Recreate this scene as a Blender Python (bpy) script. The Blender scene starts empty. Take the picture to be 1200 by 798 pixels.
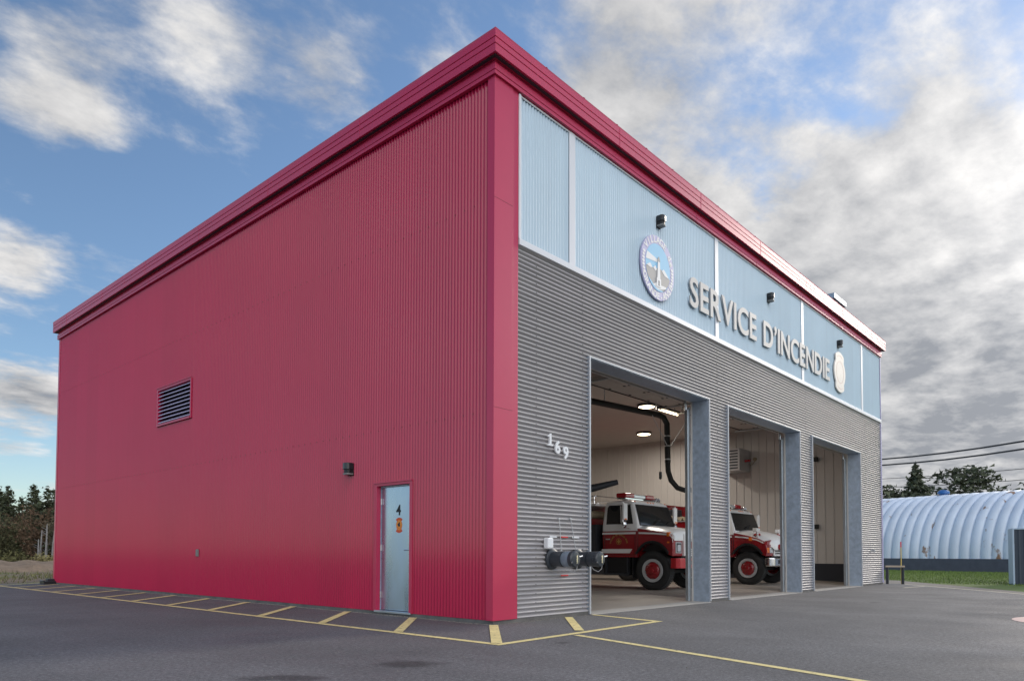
import bpy, bmesh, math, random
from mathutils import Vector, Matrix
R = math.radians
sc = bpy.context.scene
COL = sc.collection

# ------------------------------------------------------------------ materials
MATS = {}
def mat(name, base, rough=.6, metal=0., spec=.5, var=0., vscale=3., bump=0., bscale=40., bdist=.01, coat=0., crough=.12, cior=1.5, emit=None, estr=0.,
        island=0., stretch=(1, 1, 1), rvar=0., col2=None, c2scale=.6, c2lo=.5, c2hi=.62, panel=None, streak=0.):
    m = bpy.data.materials.new(name); m.use_nodes = True
    nt = m.node_tree; N = nt.nodes; L = nt.links
    b = N['Principled BSDF']
    b.inputs['Base Color'].default_value = (*base, 1)
    b.inputs['Roughness'].default_value = rough
    b.inputs['Metallic'].default_value = metal
    b.inputs['Specular IOR Level'].default_value = spec
    b.inputs['Coat Weight'].default_value = coat
    b.inputs['Coat Roughness'].default_value = crough; b.inputs['Coat IOR'].default_value = cior
    if emit:
        b.inputs['Emission Color'].default_value = (*emit, 1); b.inputs['Emission Strength'].default_value = estr
    tc = N.new('ShaderNodeTexCoord'); mp = N.new('ShaderNodeMapping'); mp.inputs['Scale'].default_value = stretch
    L.new(tc.outputs['Object'], mp.inputs['Vector'])
    col = None
    if var or island:
        h = N.new('ShaderNodeHueSaturation'); h.inputs['Color'].default_value = (*base, 1)
        if island:
            g = N.new('ShaderNodeNewGeometry'); src = g.outputs['Random Per Island']; amt = island
        else:
            n = N.new('ShaderNodeTexNoise'); n.inputs['Scale'].default_value = vscale; n.inputs['Detail'].default_value = 6
            n.inputs['Roughness'].default_value = .6
            L.new(mp.outputs[0], n.inputs['Vector']); src = n.outputs['Fac']; amt = var
        r = N.new('ShaderNodeMapRange'); r.inputs[1].default_value = .0 if island else .25; r.inputs[2].default_value = 1. if island else .75
        r.inputs[3].default_value = 1 - amt; r.inputs[4].default_value = 1 + amt
        L.new(src, r.inputs[0]); L.new(r.outputs[0], h.inputs['Value']); col = h.outputs[0]
        if rvar:
            r2 = N.new('ShaderNodeMapRange'); r2.inputs[1].default_value = .3; r2.inputs[2].default_value = .7
            r2.inputs[3].default_value = rough - rvar; r2.inputs[4].default_value = rough + rvar
            L.new(src, r2.inputs[0]); L.new(r2.outputs[0], b.inputs['Roughness'])
    if col2:
        n = N.new('ShaderNodeTexNoise'); n.inputs['Scale'].default_value = c2scale; n.inputs['Detail'].default_value = 7
        n.inputs['Roughness'].default_value = .62
        L.new(mp.outputs[0], n.inputs['Vector'])
        r = N.new('ShaderNodeMapRange'); r.interpolation_type = 'SMOOTHSTEP'
        r.inputs[1].default_value = c2lo; r.inputs[2].default_value = c2hi
        L.new(n.outputs['Fac'], r.inputs[0])
        mx = N.new('ShaderNodeMix'); mx.data_type = 'RGBA'
        L.new(r.outputs[0], mx.inputs[0])
        if col: L.new(col, mx.inputs[6])
        else: mx.inputs[6].default_value = (*base, 1)
        mx.inputs[7].default_value = (*col2, 1); col = mx.outputs[2]
    def scaled(src, lo, hi, a, c_):
        nonlocal col
        r = N.new('ShaderNodeMapRange'); r.inputs[1].default_value = lo; r.inputs[2].default_value = hi; r.inputs[3].default_value = a; r.inputs[4].default_value = c_
        L.new(src, r.inputs[0]); h = N.new('ShaderNodeHueSaturation'); L.new(r.outputs[0], h.inputs['Value'])
        if col: L.new(col, h.inputs['Color'])
        else: h.inputs['Color'].default_value = (*base, 1)
        col = h.outputs[0]
    if panel:                       # each sheet of cladding has its own slight tone
        ax, wd = panel; sp = N.new('ShaderNodeSeparateXYZ'); L.new(tc.outputs['Object'], sp.inputs[0])
        dv = N.new('ShaderNodeMath'); dv.operation = 'DIVIDE'; dv.inputs[1].default_value = wd; L.new(sp.outputs[ax], dv.inputs[0])
        fl = N.new('ShaderNodeMath'); fl.operation = 'FLOOR'; L.new(dv.outputs[0], fl.inputs[0])
        wn = N.new('ShaderNodeTexWhiteNoise'); wn.noise_dimensions = '1D'; L.new(fl.outputs[0], wn.inputs['W'])
        scaled(wn.outputs['Value'], 0, 1, .975, 1.025)
    if streak:                      # dirt runs down the sheets
        m2 = N.new('ShaderNodeMapping'); m2.inputs['Scale'].default_value = (5, 5, .16); L.new(tc.outputs['Object'], m2.inputs[0])
        n = N.new('ShaderNodeTexNoise'); n.inputs['Scale'].default_value = 1.; n.inputs['Detail'].default_value = 7; n.inputs['Roughness'].default_value = .65; L.new(m2.outputs[0], n.inputs['Vector'])
        scaled(n.outputs['Fac'], .5, .75, 1., 1 - streak)
    if col: L.new(col, b.inputs['Base Color'])
    if bump:
        n = N.new('ShaderNodeTexNoise'); n.inputs['Scale'].default_value = bscale; n.inputs['Detail'].default_value = 5
        L.new(mp.outputs[0], n.inputs['Vector'])
        bp = N.new('ShaderNodeBump'); bp.inputs['Strength'].default_value = bump; bp.inputs['Distance'].default_value = bdist
        L.new(n.outputs['Fac'], bp.inputs['Height']); L.new(bp.outputs[0], b.inputs['Normal'])
    MATS[name] = m
    return m

mat('red_steel', (.44, .0045, .058), .46, 0, .22, coat=.6, crough=.11, cior=1.6, panel=(1, .8814), streak=.05, var=.04, vscale=.5, bump=.04, bscale=2.2, bdist=.02)
mat('red_trim', (.50, .016, .075), .44, 0, .4, coat=.4, crough=.27, cior=1.6, var=.05, vscale=.8, bump=.08, bscale=1.3, bdist=.02)
mat('screw_dark', (.16, .006, .02), .5)
mat('blue_steel', (.47, .60, .71), .42, .05, .5, panel=(0, .8814), streak=.07, var=.04, vscale=.7)
mat('grey_steel', (.42, .405, .415), .45, .15, .5, var=.10, vscale=1.1, stretch=(.35, 1, 3))
mat('pale_trim', (.70, .71, .75), .4, .1)
mat('edge_steel', (.46, .48, .52), .42, .2)
mat('galvanised', (.36, .43, .53), .45, .30, .5, var=.22, vscale=9, rvar=.08)
mat('track_steel', (.52, .56, .60), .3, .8, var=.1, vscale=6)
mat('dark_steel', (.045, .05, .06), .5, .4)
mat('door_steel', (.42, .51, .62), .30, .9, .5, var=.14, vscale=2.2, stretch=(1, 1, .35), rvar=.1)
mat('louvre_steel', (.50, .42, .58), .4, .3)
mat('black', (.012, .012, .014), .5)
mat('black_gloss', (.02, .022, .026), .28)
mat('rubber', (.018, .018, .019), .75, var=.3, vscale=8)
mat('concrete', (.40, .385, .36), .7, var=.12, vscale=1.5, bump=.15, bscale=30)
mat('foundation_grey', (.13, .125, .12), .9, var=.4, vscale=3)
mat('floor', (.30, .265, .23), .42, var=.16, vscale=.9, rvar=.12)
mat('liner', (.57, .55, .53), .5, var=.05, vscale=.7)
mat('ceiling', (.48, .44, .41), .6, var=.05)
mat('dado', (.022, .026, .036), .5)
mat('white_paint', (.74, .74, .74), .28, coat=.3, var=.03)
mat('truck_red', (.26, .008, .014), .25, coat=.6, var=.06)
mat('bumper_red', (.46, .012, .022), .3, coat=.5)
mat('chrome', (.72, .73, .75), .12, 1.)
mat('glass', (.016, .018, .02), .06, 0, .8)
mat('lens_red', (.35, .006, .014), .2, coat=.4)
mat('lens_amber', (.75, .16, .01), .25, coat=.3)
mat('lens_clear', (.62, .64, .66), .12, .3)
mat('gold', (.42, .23, .05), .5, .2)
mat('hose_tan', (.40, .34, .24), .8, var=.2)
mat('rim_grey', (.52, .53, .55), .4, .3)
mat('lamp_glow', (.9, .8, .6), .5, emit=(1, .80, .52), estr=4.5)
mat('letter_grey', (.43, .43, .44), .5, var=.05)
mat('letter_side', (.22, .22, .22), .6)
mat('emblem_lilac', (.50, .48, .70), .5)
mat('emblem_white', (.80, .80, .82), .5)
mat('emblem_sky', (.26, .56, .82), .5)
mat('emblem_grey', (.36, .35, .35), .5, var=.08, vscale=3)
mat('emblem_dark', (.20, .20, .22), .5)
mat('crest_cream', (.78, .72, .67), .5, var=.05, vscale=5)
mat('badge_orange', (.78, .28, .03), .5)
mat('badge_red', (.60, .08, .02), .5)
mat('number_black', (.01, .01, .012), .5)
mat('white_plastic', (.78, .79, .82), .4)
mat('tape_red', (.62, .03, .03), .5)
mat('pipe_dark', (.03, .036, .046), .38, var=.2, vscale=8)
mat('pipe_grey', (.20, .25, .31), .42, .3, var=.2, vscale=7)
mat('paint_yellow', (.80, .67, .30), .75, var=.15, vscale=4, col2=(.17, .155, .11), c2scale=14, c2lo=.55, c2hi=.70)
mat('paint_cream', (.62, .57, .45), .75, var=.15, vscale=5)
mat('paint_pink', (.70, .50, .45), .75, var=.12, vscale=3)
mat('paint_white', (.78, .78, .78), .7, var=.1)
mat('hut_steel', (.66, .74, .85), .55, .1, var=.12, vscale=.7, stretch=(1, 1, .5), col2=(.26, .15, .09), c2scale=1.1, c2lo=.62, c2hi=.69)
mat('hut_base', (.085, .095, .125), .8, var=.15)
mat('vent_blue', (.02, .12, .36), .4)
mat('cabinet_dark', (.035, .048, .075), .55, var=.15, vscale=2)
mat('cabinet_pale', (.42, .53, .68), .5)
mat('bark', (.07, .055, .045), .9, var=.3, vscale=6)
mat('dead_bark', (.26, .25, .245), .9, var=.25, vscale=5)
mat('needles', (.052, .064, .030), .8, island=.5)
mat('needles_pine', (.085, .098, .062), .8, island=.5)
mat('twigs', (.105, .090, .058), .9, island=.45)
mat('twigs_rust', (.135, .085, .052), .9, island=.45)
mat('leaf_olive', (.16, .155, .06), .85, island=.4)
mat('leaf_brown_green', (.085, .085, .040), .85, island=.4)
mat('leaf_yellow', (.26, .23, .10), .85, island=.35)
mat('blade', (.15, .22, .05), .85, island=.4)
mat('dry_blade', (.15, .155, .065), .85, island=.4)
mat('wood_rail', (.36, .30, .24), .8, var=.15)
mat('stake_yellow', (.62, .46, .12), .7)
mat('stake_red', (.75, .05, .08), .6)
mat('wire', (.03, .03, .034), .7)
mat('roof_deck', (.14, .14, .15), .9, var=.1)
mat('hvac_blue', (.30, .36, .43), .45, .5)
mat('ground', (.17, .125, .085), .95, var=.25, vscale=.5, bump=.5, bscale=3, bdist=.1, col2=(.095, .115, .04), c2scale=.22, c2lo=.50, c2hi=.60)
mat('lawn', (.12, .175, .042), .95, var=.28, vscale=1.3, bump=.5, bscale=14, bdist=.06, col2=(.15, .14, .06), c2scale=.5, c2lo=.52, c2hi=.68)
mat('gravel', (.25, .225, .20), .95, var=.3, vscale=22, bump=.6, bscale=30, bdist=.03)
mat('dirt', (.21, .155, .11), .95, var=.3, vscale=2, bump=.6, bscale=6, bdist=.08)

def asphalt_mat():
    m = bpy.data.materials.new('asphalt'); m.use_nodes = True; nt = m.node_tree; N = nt.nodes; L = nt.links
    b = N['Principled BSDF']; tc = N.new('ShaderNodeTexCoord'); b.inputs['Specular IOR Level'].default_value = .45
    def noise(scale, det=6, rough=.6, stretch=None, dist=0):
        n = N.new('ShaderNodeTexNoise'); n.inputs['Scale'].default_value = scale; n.inputs['Detail'].default_value = det
        n.inputs['Roughness'].default_value = rough; n.inputs['Distortion'].default_value = dist
        if stretch:
            mp = N.new('ShaderNodeMapping'); mp.inputs['Scale'].default_value = stretch[:3]; mp.inputs['Rotation'].default_value = (0, 0, stretch[3])
            L.new(tc.outputs['Object'], mp.inputs[0]); L.new(mp.outputs[0], n.inputs['Vector'])
        else: L.new(tc.outputs['Object'], n.inputs['Vector'])
        return n.outputs['Fac']
    def mr(s, a, bb, c, d):
        r = N.new('ShaderNodeMapRange'); r.inputs[1].default_value = a; r.inputs[2].default_value = bb; r.inputs[3].default_value = c; r.inputs[4].default_value = d
        L.new(s, r.inputs[0]); return r.outputs[0]
    def mul(a, bb):
        x = N.new('ShaderNodeMath'); x.operation = 'MULTIPLY'; L.new(a, x.inputs[0]); L.new(bb, x.inputs[1]); return x.outputs[0]
    v = mul(mr(noise(.45, 7, .6), .3, .7, .82, 1.2), mr(noise(.35, 6, .65, (1, .16, 1, R(-38)), .6), .55, .72, 1., 1.32))
    v = mul(v, mr(noise(38, 4, .75), .40, .60, .74, 1.28))
    v = mul(v, mr(noise(150, 3, .8), .40, .60, .62, 1.42))
    v = mul(v, mr(noise(20, 5, .8), .40, .60, .76, 1.24))
    v = mul(v, mr(noise(1.6, 8, .7, (1, .5, 1, R(20)), .8), .58, .74, 1., .80))
    vo = N.new('ShaderNodeTexVoronoi'); vo.inputs['Scale'].default_value = 95; L.new(tc.outputs['Object'], vo.inputs['Vector'])
    v = mul(v, mr(vo.outputs['Distance'], 0., .16, 1.55, 1.))
    # two dark damp stains with a shape of their own
    sep = N.new('ShaderNodeSeparateXYZ'); L.new(tc.outputs['Object'], sep.inputs[0])
    wob = noise(2.2, 5, .6)
    for (cx, cy, rx, ry, ang) in ((-3.17, -1.91, .34, .17, R(-48)), (-4.30, -1.74, .30, .12, R(-48)), (-.95, -1.98, .10, .07, 0), (9.0, -2.6, .12, .10, 0)):
        mp = N.new('ShaderNodeMapping'); mp.vector_type = 'TEXTURE'
        mp.inputs['Location'].default_value = (cx, cy, 0); mp.inputs['Rotation'].default_value = (0, 0, ang); mp.inputs['Scale'].default_value = (rx, ry, 1)
        L.new(tc.outputs['Object'], mp.inputs[0])
        ln = N.new('ShaderNodeVectorMath'); ln.operation = 'LENGTH'; L.new(mp.outputs[0], ln.inputs[0])
        ad = N.new('ShaderNodeMath'); ad.operation = 'MULTIPLY_ADD'; ad.inputs[1].default_value = 2.6; L.new(wob, ad.inputs[0]); L.new(ln.outputs['Value'], ad.inputs[2])
        v = mul(v, mr(ad.outputs[0], 1.95, 2.7, .45, 1.))
    cm = N.new('ShaderNodeMix'); cm.data_type = 'RGBA'; cm.blend_type = 'MULTIPLY'; cm.inputs[0].default_value = 1
    cm.inputs[6].default_value = (.124, .123, .127, 1); L.new(v, cm.inputs[7]); L.new(cm.outputs[2], b.inputs['Base Color'])
    L.new(mr(noise(.8, 5), .3, .7, .66, .88), b.inputs['Roughness'])
    bp = N.new('ShaderNodeBump'); bp.inputs['Strength'].default_value = .55; bp.inputs['Distance'].default_value = .006
    L.new(noise(150, 4, .7), bp.inputs['Height']); L.new(bp.outputs[0], b.inputs['Normal'])
    MATS['asphalt'] = m
asphalt_mat()

# ------------------------------------------------------------------ helpers
class MB:
    """collects shapes of ONE mesh"""
    def __init__(s): s.v = []; s.f = []; s.mi = []; s.cur = 0
    def add(s, vs, fs):
        k = len(s.v); s.v += [tuple(v) for v in vs]
        for f in fs: s.f.append(tuple(i + k for i in f)); s.mi.append(s.cur)
        return s
    def box(s, x0, x1, y0, y1, z0, z1):
        return s.add([(x0, y0, z0), (x1, y0, z0), (x1, y1, z0), (x0, y1, z0), (x0, y0, z1), (x1, y0, z1), (x1, y1, z1), (x0, y1, z1)],
                     [(0, 3, 2, 1), (4, 5, 6, 7), (0, 1, 5, 4), (1, 2, 6, 5), (2, 3, 7, 6), (3, 0, 4, 7)])
    def tube(s, pts, r, n=10, caps=True):
        pts = [Vector(p) for p in pts]; rs = r if isinstance(r, (list, tuple)) else [r] * len(pts)
        rings = []; ref = None
        for i, p in enumerate(pts):
            d = (pts[min(i + 1, len(pts) - 1)] - pts[max(i - 1, 0)]).normalized()
            if ref is None: ref = Vector((0, 0, 1)) if abs(d.z) < .9 else Vector((1, 0, 0))
            u = d.cross(ref).normalized(); w = u.cross(d).normalized(); ref = w
            rings.append([p + (u * math.cos(2 * math.pi * k / n) + w * math.sin(2 * math.pi * k / n)) * rs[i] for k in range(n)])
        return s.loft(rings, caps)
    def loft(s, rings, caps=True):
        n = len(rings[0]); vs = [v for r in rings for v in r]; fs = []
        for i in range(len(rings) - 1):
            for k in range(n):
                a, b = i * n + k, i * n + (k + 1) % n
                fs.append((a, b, b + n, a + n))
        if caps: fs.append(tuple(range(n))[::-1]); fs.append(tuple((len(rings) - 1) * n + k for k in range(n)))
        return s.add(vs, fs)
    def prism(s, poly, f3, a, b):
        """poly of 2-D points, f3(u, v, w) -> xyz, extruded from w=a to w=b"""
        n = len(poly); vs = [f3(u, v, a) for u, v in poly] + [f3(u, v, b) for u, v in poly]
        fs = [tuple(range(n))[::-1], tuple(range(n, 2 * n))] + [(k, (k + 1) % n, (k + 1) % n + n, k + n) for k in range(n)]
        return s.add(vs, fs)
    def lathe(s, prof, f3, n=32, caps=False):
        """prof [(radius, along)], f3(a, b, along)"""
        rings = [[f3(r * math.cos(2 * math.pi * k / n), r * math.sin(2 * math.pi * k / n), w) for k in range(n)] for r, w in prof]
        return s.loft(rings, caps)
    def build(s, name, m, parent=None, smooth=False, bevel=0, origin=None, angle=35):
        me = bpy.data.meshes.new(name); me.from_pydata(s.v, [], s.f)
        ms = m if isinstance(m, (list, tuple)) else [m]
        for q in ms: me.materials.append(MATS[q])
        if len(ms) > 1: me.polygons.foreach_set('material_index', s.mi)
        bm = bmesh.new(); bm.from_mesh(me); bmesh.ops.recalc_face_normals(bm, faces=bm.faces); bm.to_mesh(me); bm.free()
        o = bpy.data.objects.new(name, me); COL.objects.link(o)
        if parent is not None: o.parent = parent
        elif origin is not False:
            if origin is None:
                xs, ys, zs = zip(*s.v); origin = ((min(xs) + max(xs)) / 2, (min(ys) + max(ys)) / 2, min(zs))
            me.transform(Matrix.Translation(-Vector(origin))); o.location = origin
        if smooth:
            me.polygons.foreach_set('use_smooth', [True] * len(me.polygons))
            try: me.set_sharp_from_angle(angle=R(angle))
            except Exception: pass
        if bevel:
            bv = o.modifiers.new('bevel', 'BEVEL'); bv.width = bevel; bv.segments = 2; bv.limit_method = 'ANGLE'
        return o

def tag(o, label, cat, group=None, kind=None):
    o['label'] = label; o['category'] = cat
    if group: o['group'] = group
    if kind: o['kind'] = kind
    return o
def empty(name, loc, label, cat, group=None, rz=0):
    o = bpy.data.objects.new(name, None); o.empty_display_size = .2; COL.objects.link(o)
    o.location = loc; o.rotation_euler = (0, 0, rz)
    return tag(o, label, cat, group)
def struct(o, label=None):
    o['kind'] = 'structure'
    if label: o['label'] = label
    return o
def copy_tree(o, parent=None):
    c = o.copy(); COL.objects.link(c); c.parent = parent
    for ch in list(o.children): copy_tree(ch, c)
    return c
def glyphs(body, size, bold=0., extrude=.01, spacing=1.):
    """text outlines as (verts, faces) lying in the XY plane, from Blender's built-in font"""
    cu = bpy.data.curves.new('lettering', 'FONT'); cu.body = body; cu.size = size; cu.offset = bold; cu.extrude = extrude
    cu.space_character = spacing; cu.align_x = 'CENTER'; cu.resolution_u = 5
    o = bpy.data.objects.new('lettering', cu); COL.objects.link(o)
    dg = bpy.context.evaluated_depsgraph_get(); me = bpy.data.meshes.new_from_object(o.evaluated_get(dg))
    vs = [tuple(v.co) for v in me.vertices]; fs = [tuple(p.vertices) for p in me.polygons]
    bpy.data.objects.remove(o); bpy.data.curves.remove(cu); bpy.data.meshes.remove(me)
    return vs, fs
def corr(mb, u0, u1, v0, v1, f3, p=.0678, amp=.011, seg=8, deep=False):
    """corrugated sheet: waves along u, straight along v; f3(u, v, depth)"""
    k0 = math.ceil(u0 / p * seg); k1 = math.floor(u1 / p * seg)
    us = [u0] + [k * p / seg for k in range(k0, k1 + 1) if u0 + 1e-4 < k * p / seg < u1 - 1e-4] + [u1]
    vs, fs = [], []
    for u in us:
        d = -amp + amp * math.cos(2 * math.pi * u / p)
        if deep: d = -2 * amp * (.5 - .5 * math.cos(2 * math.pi * u / p)) ** 1.6
        vs += [f3(u, v0, d), f3(u, v1, d)]
    for i in range(len(us) - 1): fs.append((2 * i, 2 * i + 2, 2 * i + 3, 2 * i + 1))
    mb.add(vs, fs)
def ribsheet(mb, u0, u1, v0, v1, f3, p=.305, w=.05, h=.02):
    """flat liner panel with one raised rib each p"""
    us = [(u0, 0)]; k = math.ceil(u0 / p)
    while k * p + w < u1:
        c = k * p
        if c - w > u0: us += [(c - w * .5, 0), (c - w * .3, h), (c + w * .3, h), (c + w * .5, 0)]
        k += 1
    us.append((u1, 0)); vs, fs = [], []
    for u, d in us: vs += [f3(u, v0, d), f3(u, v1, d)]
    for i in range(len(us) - 1): fs.append((2 * i, 2 * i + 2, 2 * i + 3, 2 * i + 1))
    mb.add(vs, fs)

# ------------------------------------------------------------------ camera
YAW, PITCH, ROLL = .841953, .037385, .002839
fwd0 = Vector((math.sin(YAW), math.cos(YAW), 0)); right0 = Vector((math.cos(YAW), -math.sin(YAW), 0)); up0 = Vector((0, 0, 1))
fwd = fwd0 * math.cos(PITCH) + up0 * math.sin(PITCH); up1 = up0 * math.cos(PITCH) - fwd0 * math.sin(PITCH)
right = right0 * math.cos(ROLL) + up1 * math.sin(ROLL); up = up1 * math.cos(ROLL) - right0 * math.sin(ROLL)
cam = bpy.data.cameras.new('camera'); co = bpy.data.objects.new('camera', cam); COL.objects.link(co)
M = Matrix((right, up, -fwd)).transposed().to_4x4(); M.translation = Vector((-7.4031, -6.9703, 1.0)); co.matrix_world = M
cam.sensor_width = 36; cam.lens = 838.326 / 1200 * 36; cam.shift_y = (617.685 - 399) / 1200; cam.clip_start = .05; cam.clip_end = 3000
sc.camera = co

# ------------------------------------------------------------------ light and sky
SUN_EL, SUN_AZ = 21., 97.      # azimuth from +Y towards +X
sd = Vector((math.sin(R(SUN_AZ)) * math.cos(R(SUN_EL)), math.cos(R(SUN_AZ)) * math.cos(R(SUN_EL)), math.sin(R(SUN_EL))))
sun = bpy.data.lights.new('sun', 'SUN'); sun.energy = 1.0; sun.angle = R(12); sun.color = (1, .90, .78)
so = bpy.data.objects.new('sun', sun); COL.objects.link(so); so.rotation_euler = sd.to_track_quat('Z', 'Y').to_euler(); so.location = sd * 60
def build_world():
    w = bpy.data.worlds.new('World'); sc.world = w; w.use_nodes = True
    nt = w.node_tree; N = nt.nodes; L = nt.links; N.clear()
    out = N.new('ShaderNodeOutputWorld'); bg = N.new('ShaderNodeBackground'); L.new(bg.outputs[0], out.inputs[0])
    sky = N.new('ShaderNodeTexSky'); sky.sky_type = 'NISHITA'; sky.sun_disc = False
    sky.sun_elevation = R(SUN_EL); sky.sun_rotation = R(SUN_AZ); sky.air_density = 1.0; sky.dust_density = .25; sky.ozone_density = 2.6
    tc = N.new('ShaderNodeTexCoord'); dirv = N.new('ShaderNodeVectorMath'); dirv.operation = 'NORMALIZE'; L.new(tc.outputs['Generated'], dirv.inputs[0])
    D = dirv.outputs[0]
    def math_(op, a, b=None, c=None, clamp=False):
        n = N.new('ShaderNodeMath'); n.operation = op; n.use_clamp = clamp
        for i, x in enumerate((a, b, c)):
            if x is None: continue
            if isinstance(x, (int, float)): n.inputs[i].default_value = x
            else: L.new(x, n.inputs[i])
        return n.outputs[0]
    sep = N.new('ShaderNodeSeparateXYZ'); L.new(D, sep.inputs[0])
    zz = math_('ADD', math_('MAXIMUM', sep.outputs[2], 0.), .16)
    px = math_('DIVIDE', sep.outputs[0], zz); py = math_('DIVIDE', sep.outputs[1], zz)
    def plane(ox, oy, ang, sx, sy, z):
        c = N.new('ShaderNodeCombineXYZ'); L.new(px, c.inputs[0]); L.new(py, c.inputs[1]); c.inputs[2].default_value = z
        mp = N.new('ShaderNodeMapping'); mp.inputs['Location'].default_value = (ox, oy, 0); mp.inputs['Rotation'].default_value = (0, 0, ang); mp.inputs['Scale'].default_value = (sx, sy, 1)
        L.new(c.outputs[0], mp.inputs[0]); return mp.outputs[0]
    def noise(vec, scale, det=9, rough=.56, dist=.25):
        n = N.new('ShaderNodeTexNoise'); n.inputs['Scale'].default_value = scale; n.inputs['Detail'].default_value = det
        n.inputs['Roughness'].default_value = rough; n.inputs['Distortion'].default_value = dist; L.new(vec, n.inputs['Vector']); return n.outputs['Fac']
    def lobes(lst):
        acc = None
        for (dx, dy, dz, s, wgt) in lst:
            d = N.new('ShaderNodeVectorMath'); d.operation = 'DOT_PRODUCT'; L.new(D, d.inputs[0]); d.inputs[1].default_value = Vector((dx, dy, dz)).normalized()
            e = math_('EXPONENT', math_('MULTIPLY', math_('SUBTRACT', d.outputs['Value'], 1.), 2. / (s * s)))
            acc = math_('MULTIPLY', e, wgt) if acc is None else math_('MULTIPLY_ADD', e, wgt, acc)
        return acc
    n1 = noise(plane(0, 0, R(20), .9, 1.1, 3.1), 2.4, 12, .60, .1)
    n2 = noise(plane(.07, -.02, R(20), .9, 1.1, 3.1), 2.4, 12, .60, .1)
    fine = noise(plane(3, 1, R(10), 1, 1.25, .7), 5.0, 11, .60, .15)
    cov = lobes(COVER + [(-.40, -.80, .45, .72, .36), (-.85, .35, .35, .5, -.10)]); dark = lobes(DARK)  # first extra lobe adds unseen cloud behind the camera to light the walls
    dens = math_('ADD', math_('ADD', n1, cov), math_('MULTIPLY', math_('SUBTRACT', fine, .5), .46))
    mr = N.new('ShaderNodeMapRange'); mr.interpolation_type = 'SMOOTHSTEP'; mr.inputs[1].default_value = .47; mr.inputs[2].default_value = .74
    L.new(dens, mr.inputs[0])
    a = mr.outputs[0]
    # lit side and shaded side of the clouds, towards the sun
    sh = math_('MULTIPLY_ADD', math_('SUBTRACT', n1, n2), 2.4, .56)
    sh = math_('ADD', sh, math_('MULTIPLY', math_('SUBTRACT', fine, .5), 1.5))
    sh = math_('ADD', sh, math_('MULTIPLY', math_('SUBTRACT', dens, .66), -.9))
    sh = math_('ADD', sh, dark, None, True)
    cc = N.new('ShaderNodeMix'); cc.data_type = 'RGBA'; L.new(sh, cc.inputs[0])
    cc.inputs[6].default_value = (.185, .195, .215, 1); cc.inputs[7].default_value = (.54, .53, .52, 1)
    glow = lobes([(sd.x, sd.y, sd.z, .34, .32), (sd.x, sd.y, sd.z, .14, .8), (-.34, -.85, .42, .68, 3.2)])  # last lobe brightens the unseen rear cloud as fill light for the facade
    gm = N.new('ShaderNodeVectorMath'); gm.operation = 'SCALE'; L.new(cc.outputs[2], gm.inputs[0]); L.new(math_('ADD', glow, 1.), gm.inputs[3])
    sk = N.new('ShaderNodeVectorMath'); sk.operation = 'SCALE'; sk.inputs[3].default_value = SKY_STR; L.new(sky.outputs[0], sk.inputs[0])
    mx = N.new('ShaderNodeMix'); mx.data_type = 'RGBA'; L.new(a, mx.inputs[0]); L.new(sk.outputs[0], mx.inputs[6]); L.new(gm.outputs[0], mx.inputs[7])
    # below the horizon: plain ground tone, hidden by the ground sheet
    L.new(mx.outputs[2], bg.inputs[0]); bg.inputs[1].default_value = 1.
    w.cycles.sampling_method = 'MANUAL'; w.cycles.sample_map_resolution = 1024
SKY_STR = .098
COVER = [
(0.389, 0.732, 0.559, 0.095, 0.15), (0.464, 0.694, 0.551, 0.054, 0.12), (0.334, 0.758, 0.561, 0.055, 0.08), (0.228, 0.814, 0.534, 0.074, 0.13), (0.225, 0.852, 0.473, 0.054, 0.12), (0.271, 0.844, 0.463, 0.042, 0.12), (0.208, 0.926, 0.315, 0.045, 0.18), (0.232, 0.924, 0.303, 0.029, 0.08), (0.235, 0.955, 0.183, 0.049, 0.10), (0.814, 0.325, 0.481, 0.261, 0.13), (0.927, 0.132, 0.350, 0.217, 0.14), (0.966, 0.184, 0.183, 0.182, 0.22), (0.712, 0.460, 0.530, 0.123, 0.14), (0.954, -0.008, 0.300, 0.342, 0.14), (0.850, 0.396, 0.347, 0.130, 0.10), (0.981, 0.171, 0.092, 0.121, 0.16), (0.932, 0.269, 0.242, 0.211, 0.10), (0.659, 0.460, 0.595, 0.068, 0.08), (0.537, 0.644, 0.545, 0.056, -0.10), (0.325, 0.864, 0.385, 0.079, -0.12), (0.430, 0.803, 0.413, 0.114, -0.14), (0.841, 0.358, 0.407, 0.042, -0.10), (0.617, 0.527, 0.585, 0.040, -0.06), (0.793, 0.223, 0.567, 0.082, -0.12), (0.764, 0.334, 0.552, 0.048, -0.08), (0.254, 0.939, 0.233, 0.039, -0.08), (0.308, 0.802, 0.511, 0.037, -0.06), (0.527, 0.713, 0.462, 0.063, -0.12), 
]
DARK = [
(0.968, 0.175, 0.182, 0.111, -0.13), (0.944, 0.196, 0.267, 0.070, -0.10), (0.734, 0.461, 0.499, 0.115, -0.06), (0.728, 0.368, 0.578, 0.087, -0.08), (0.667, 0.489, 0.562, 0.060, -0.10), (0.983, 0.145, 0.110, 0.090, -0.02), (0.933, 0.114, 0.342, 0.122, 0.42), (0.830, 0.272, 0.487, 0.117, 0.12), (0.879, 0.214, 0.427, 0.087, 0.16), (0.472, 0.690, 0.549, 0.040, 0.08), (0.234, 0.831, 0.505, 0.080, -0.12), (0.387, 0.728, 0.566, 0.085, -0.10), (0.216, 0.925, 0.312, 0.047, 0.12), (0.234, 0.954, 0.187, 0.039, -0.20), 
]
build_world()
sc.view_settings.view_transform = 'Standard'; sc.view_settings.look = 'None'; sc.view_settings.exposure = .75; sc.view_settings.gamma = 1
sc.view_settings.use_curve_mapping = False
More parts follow.
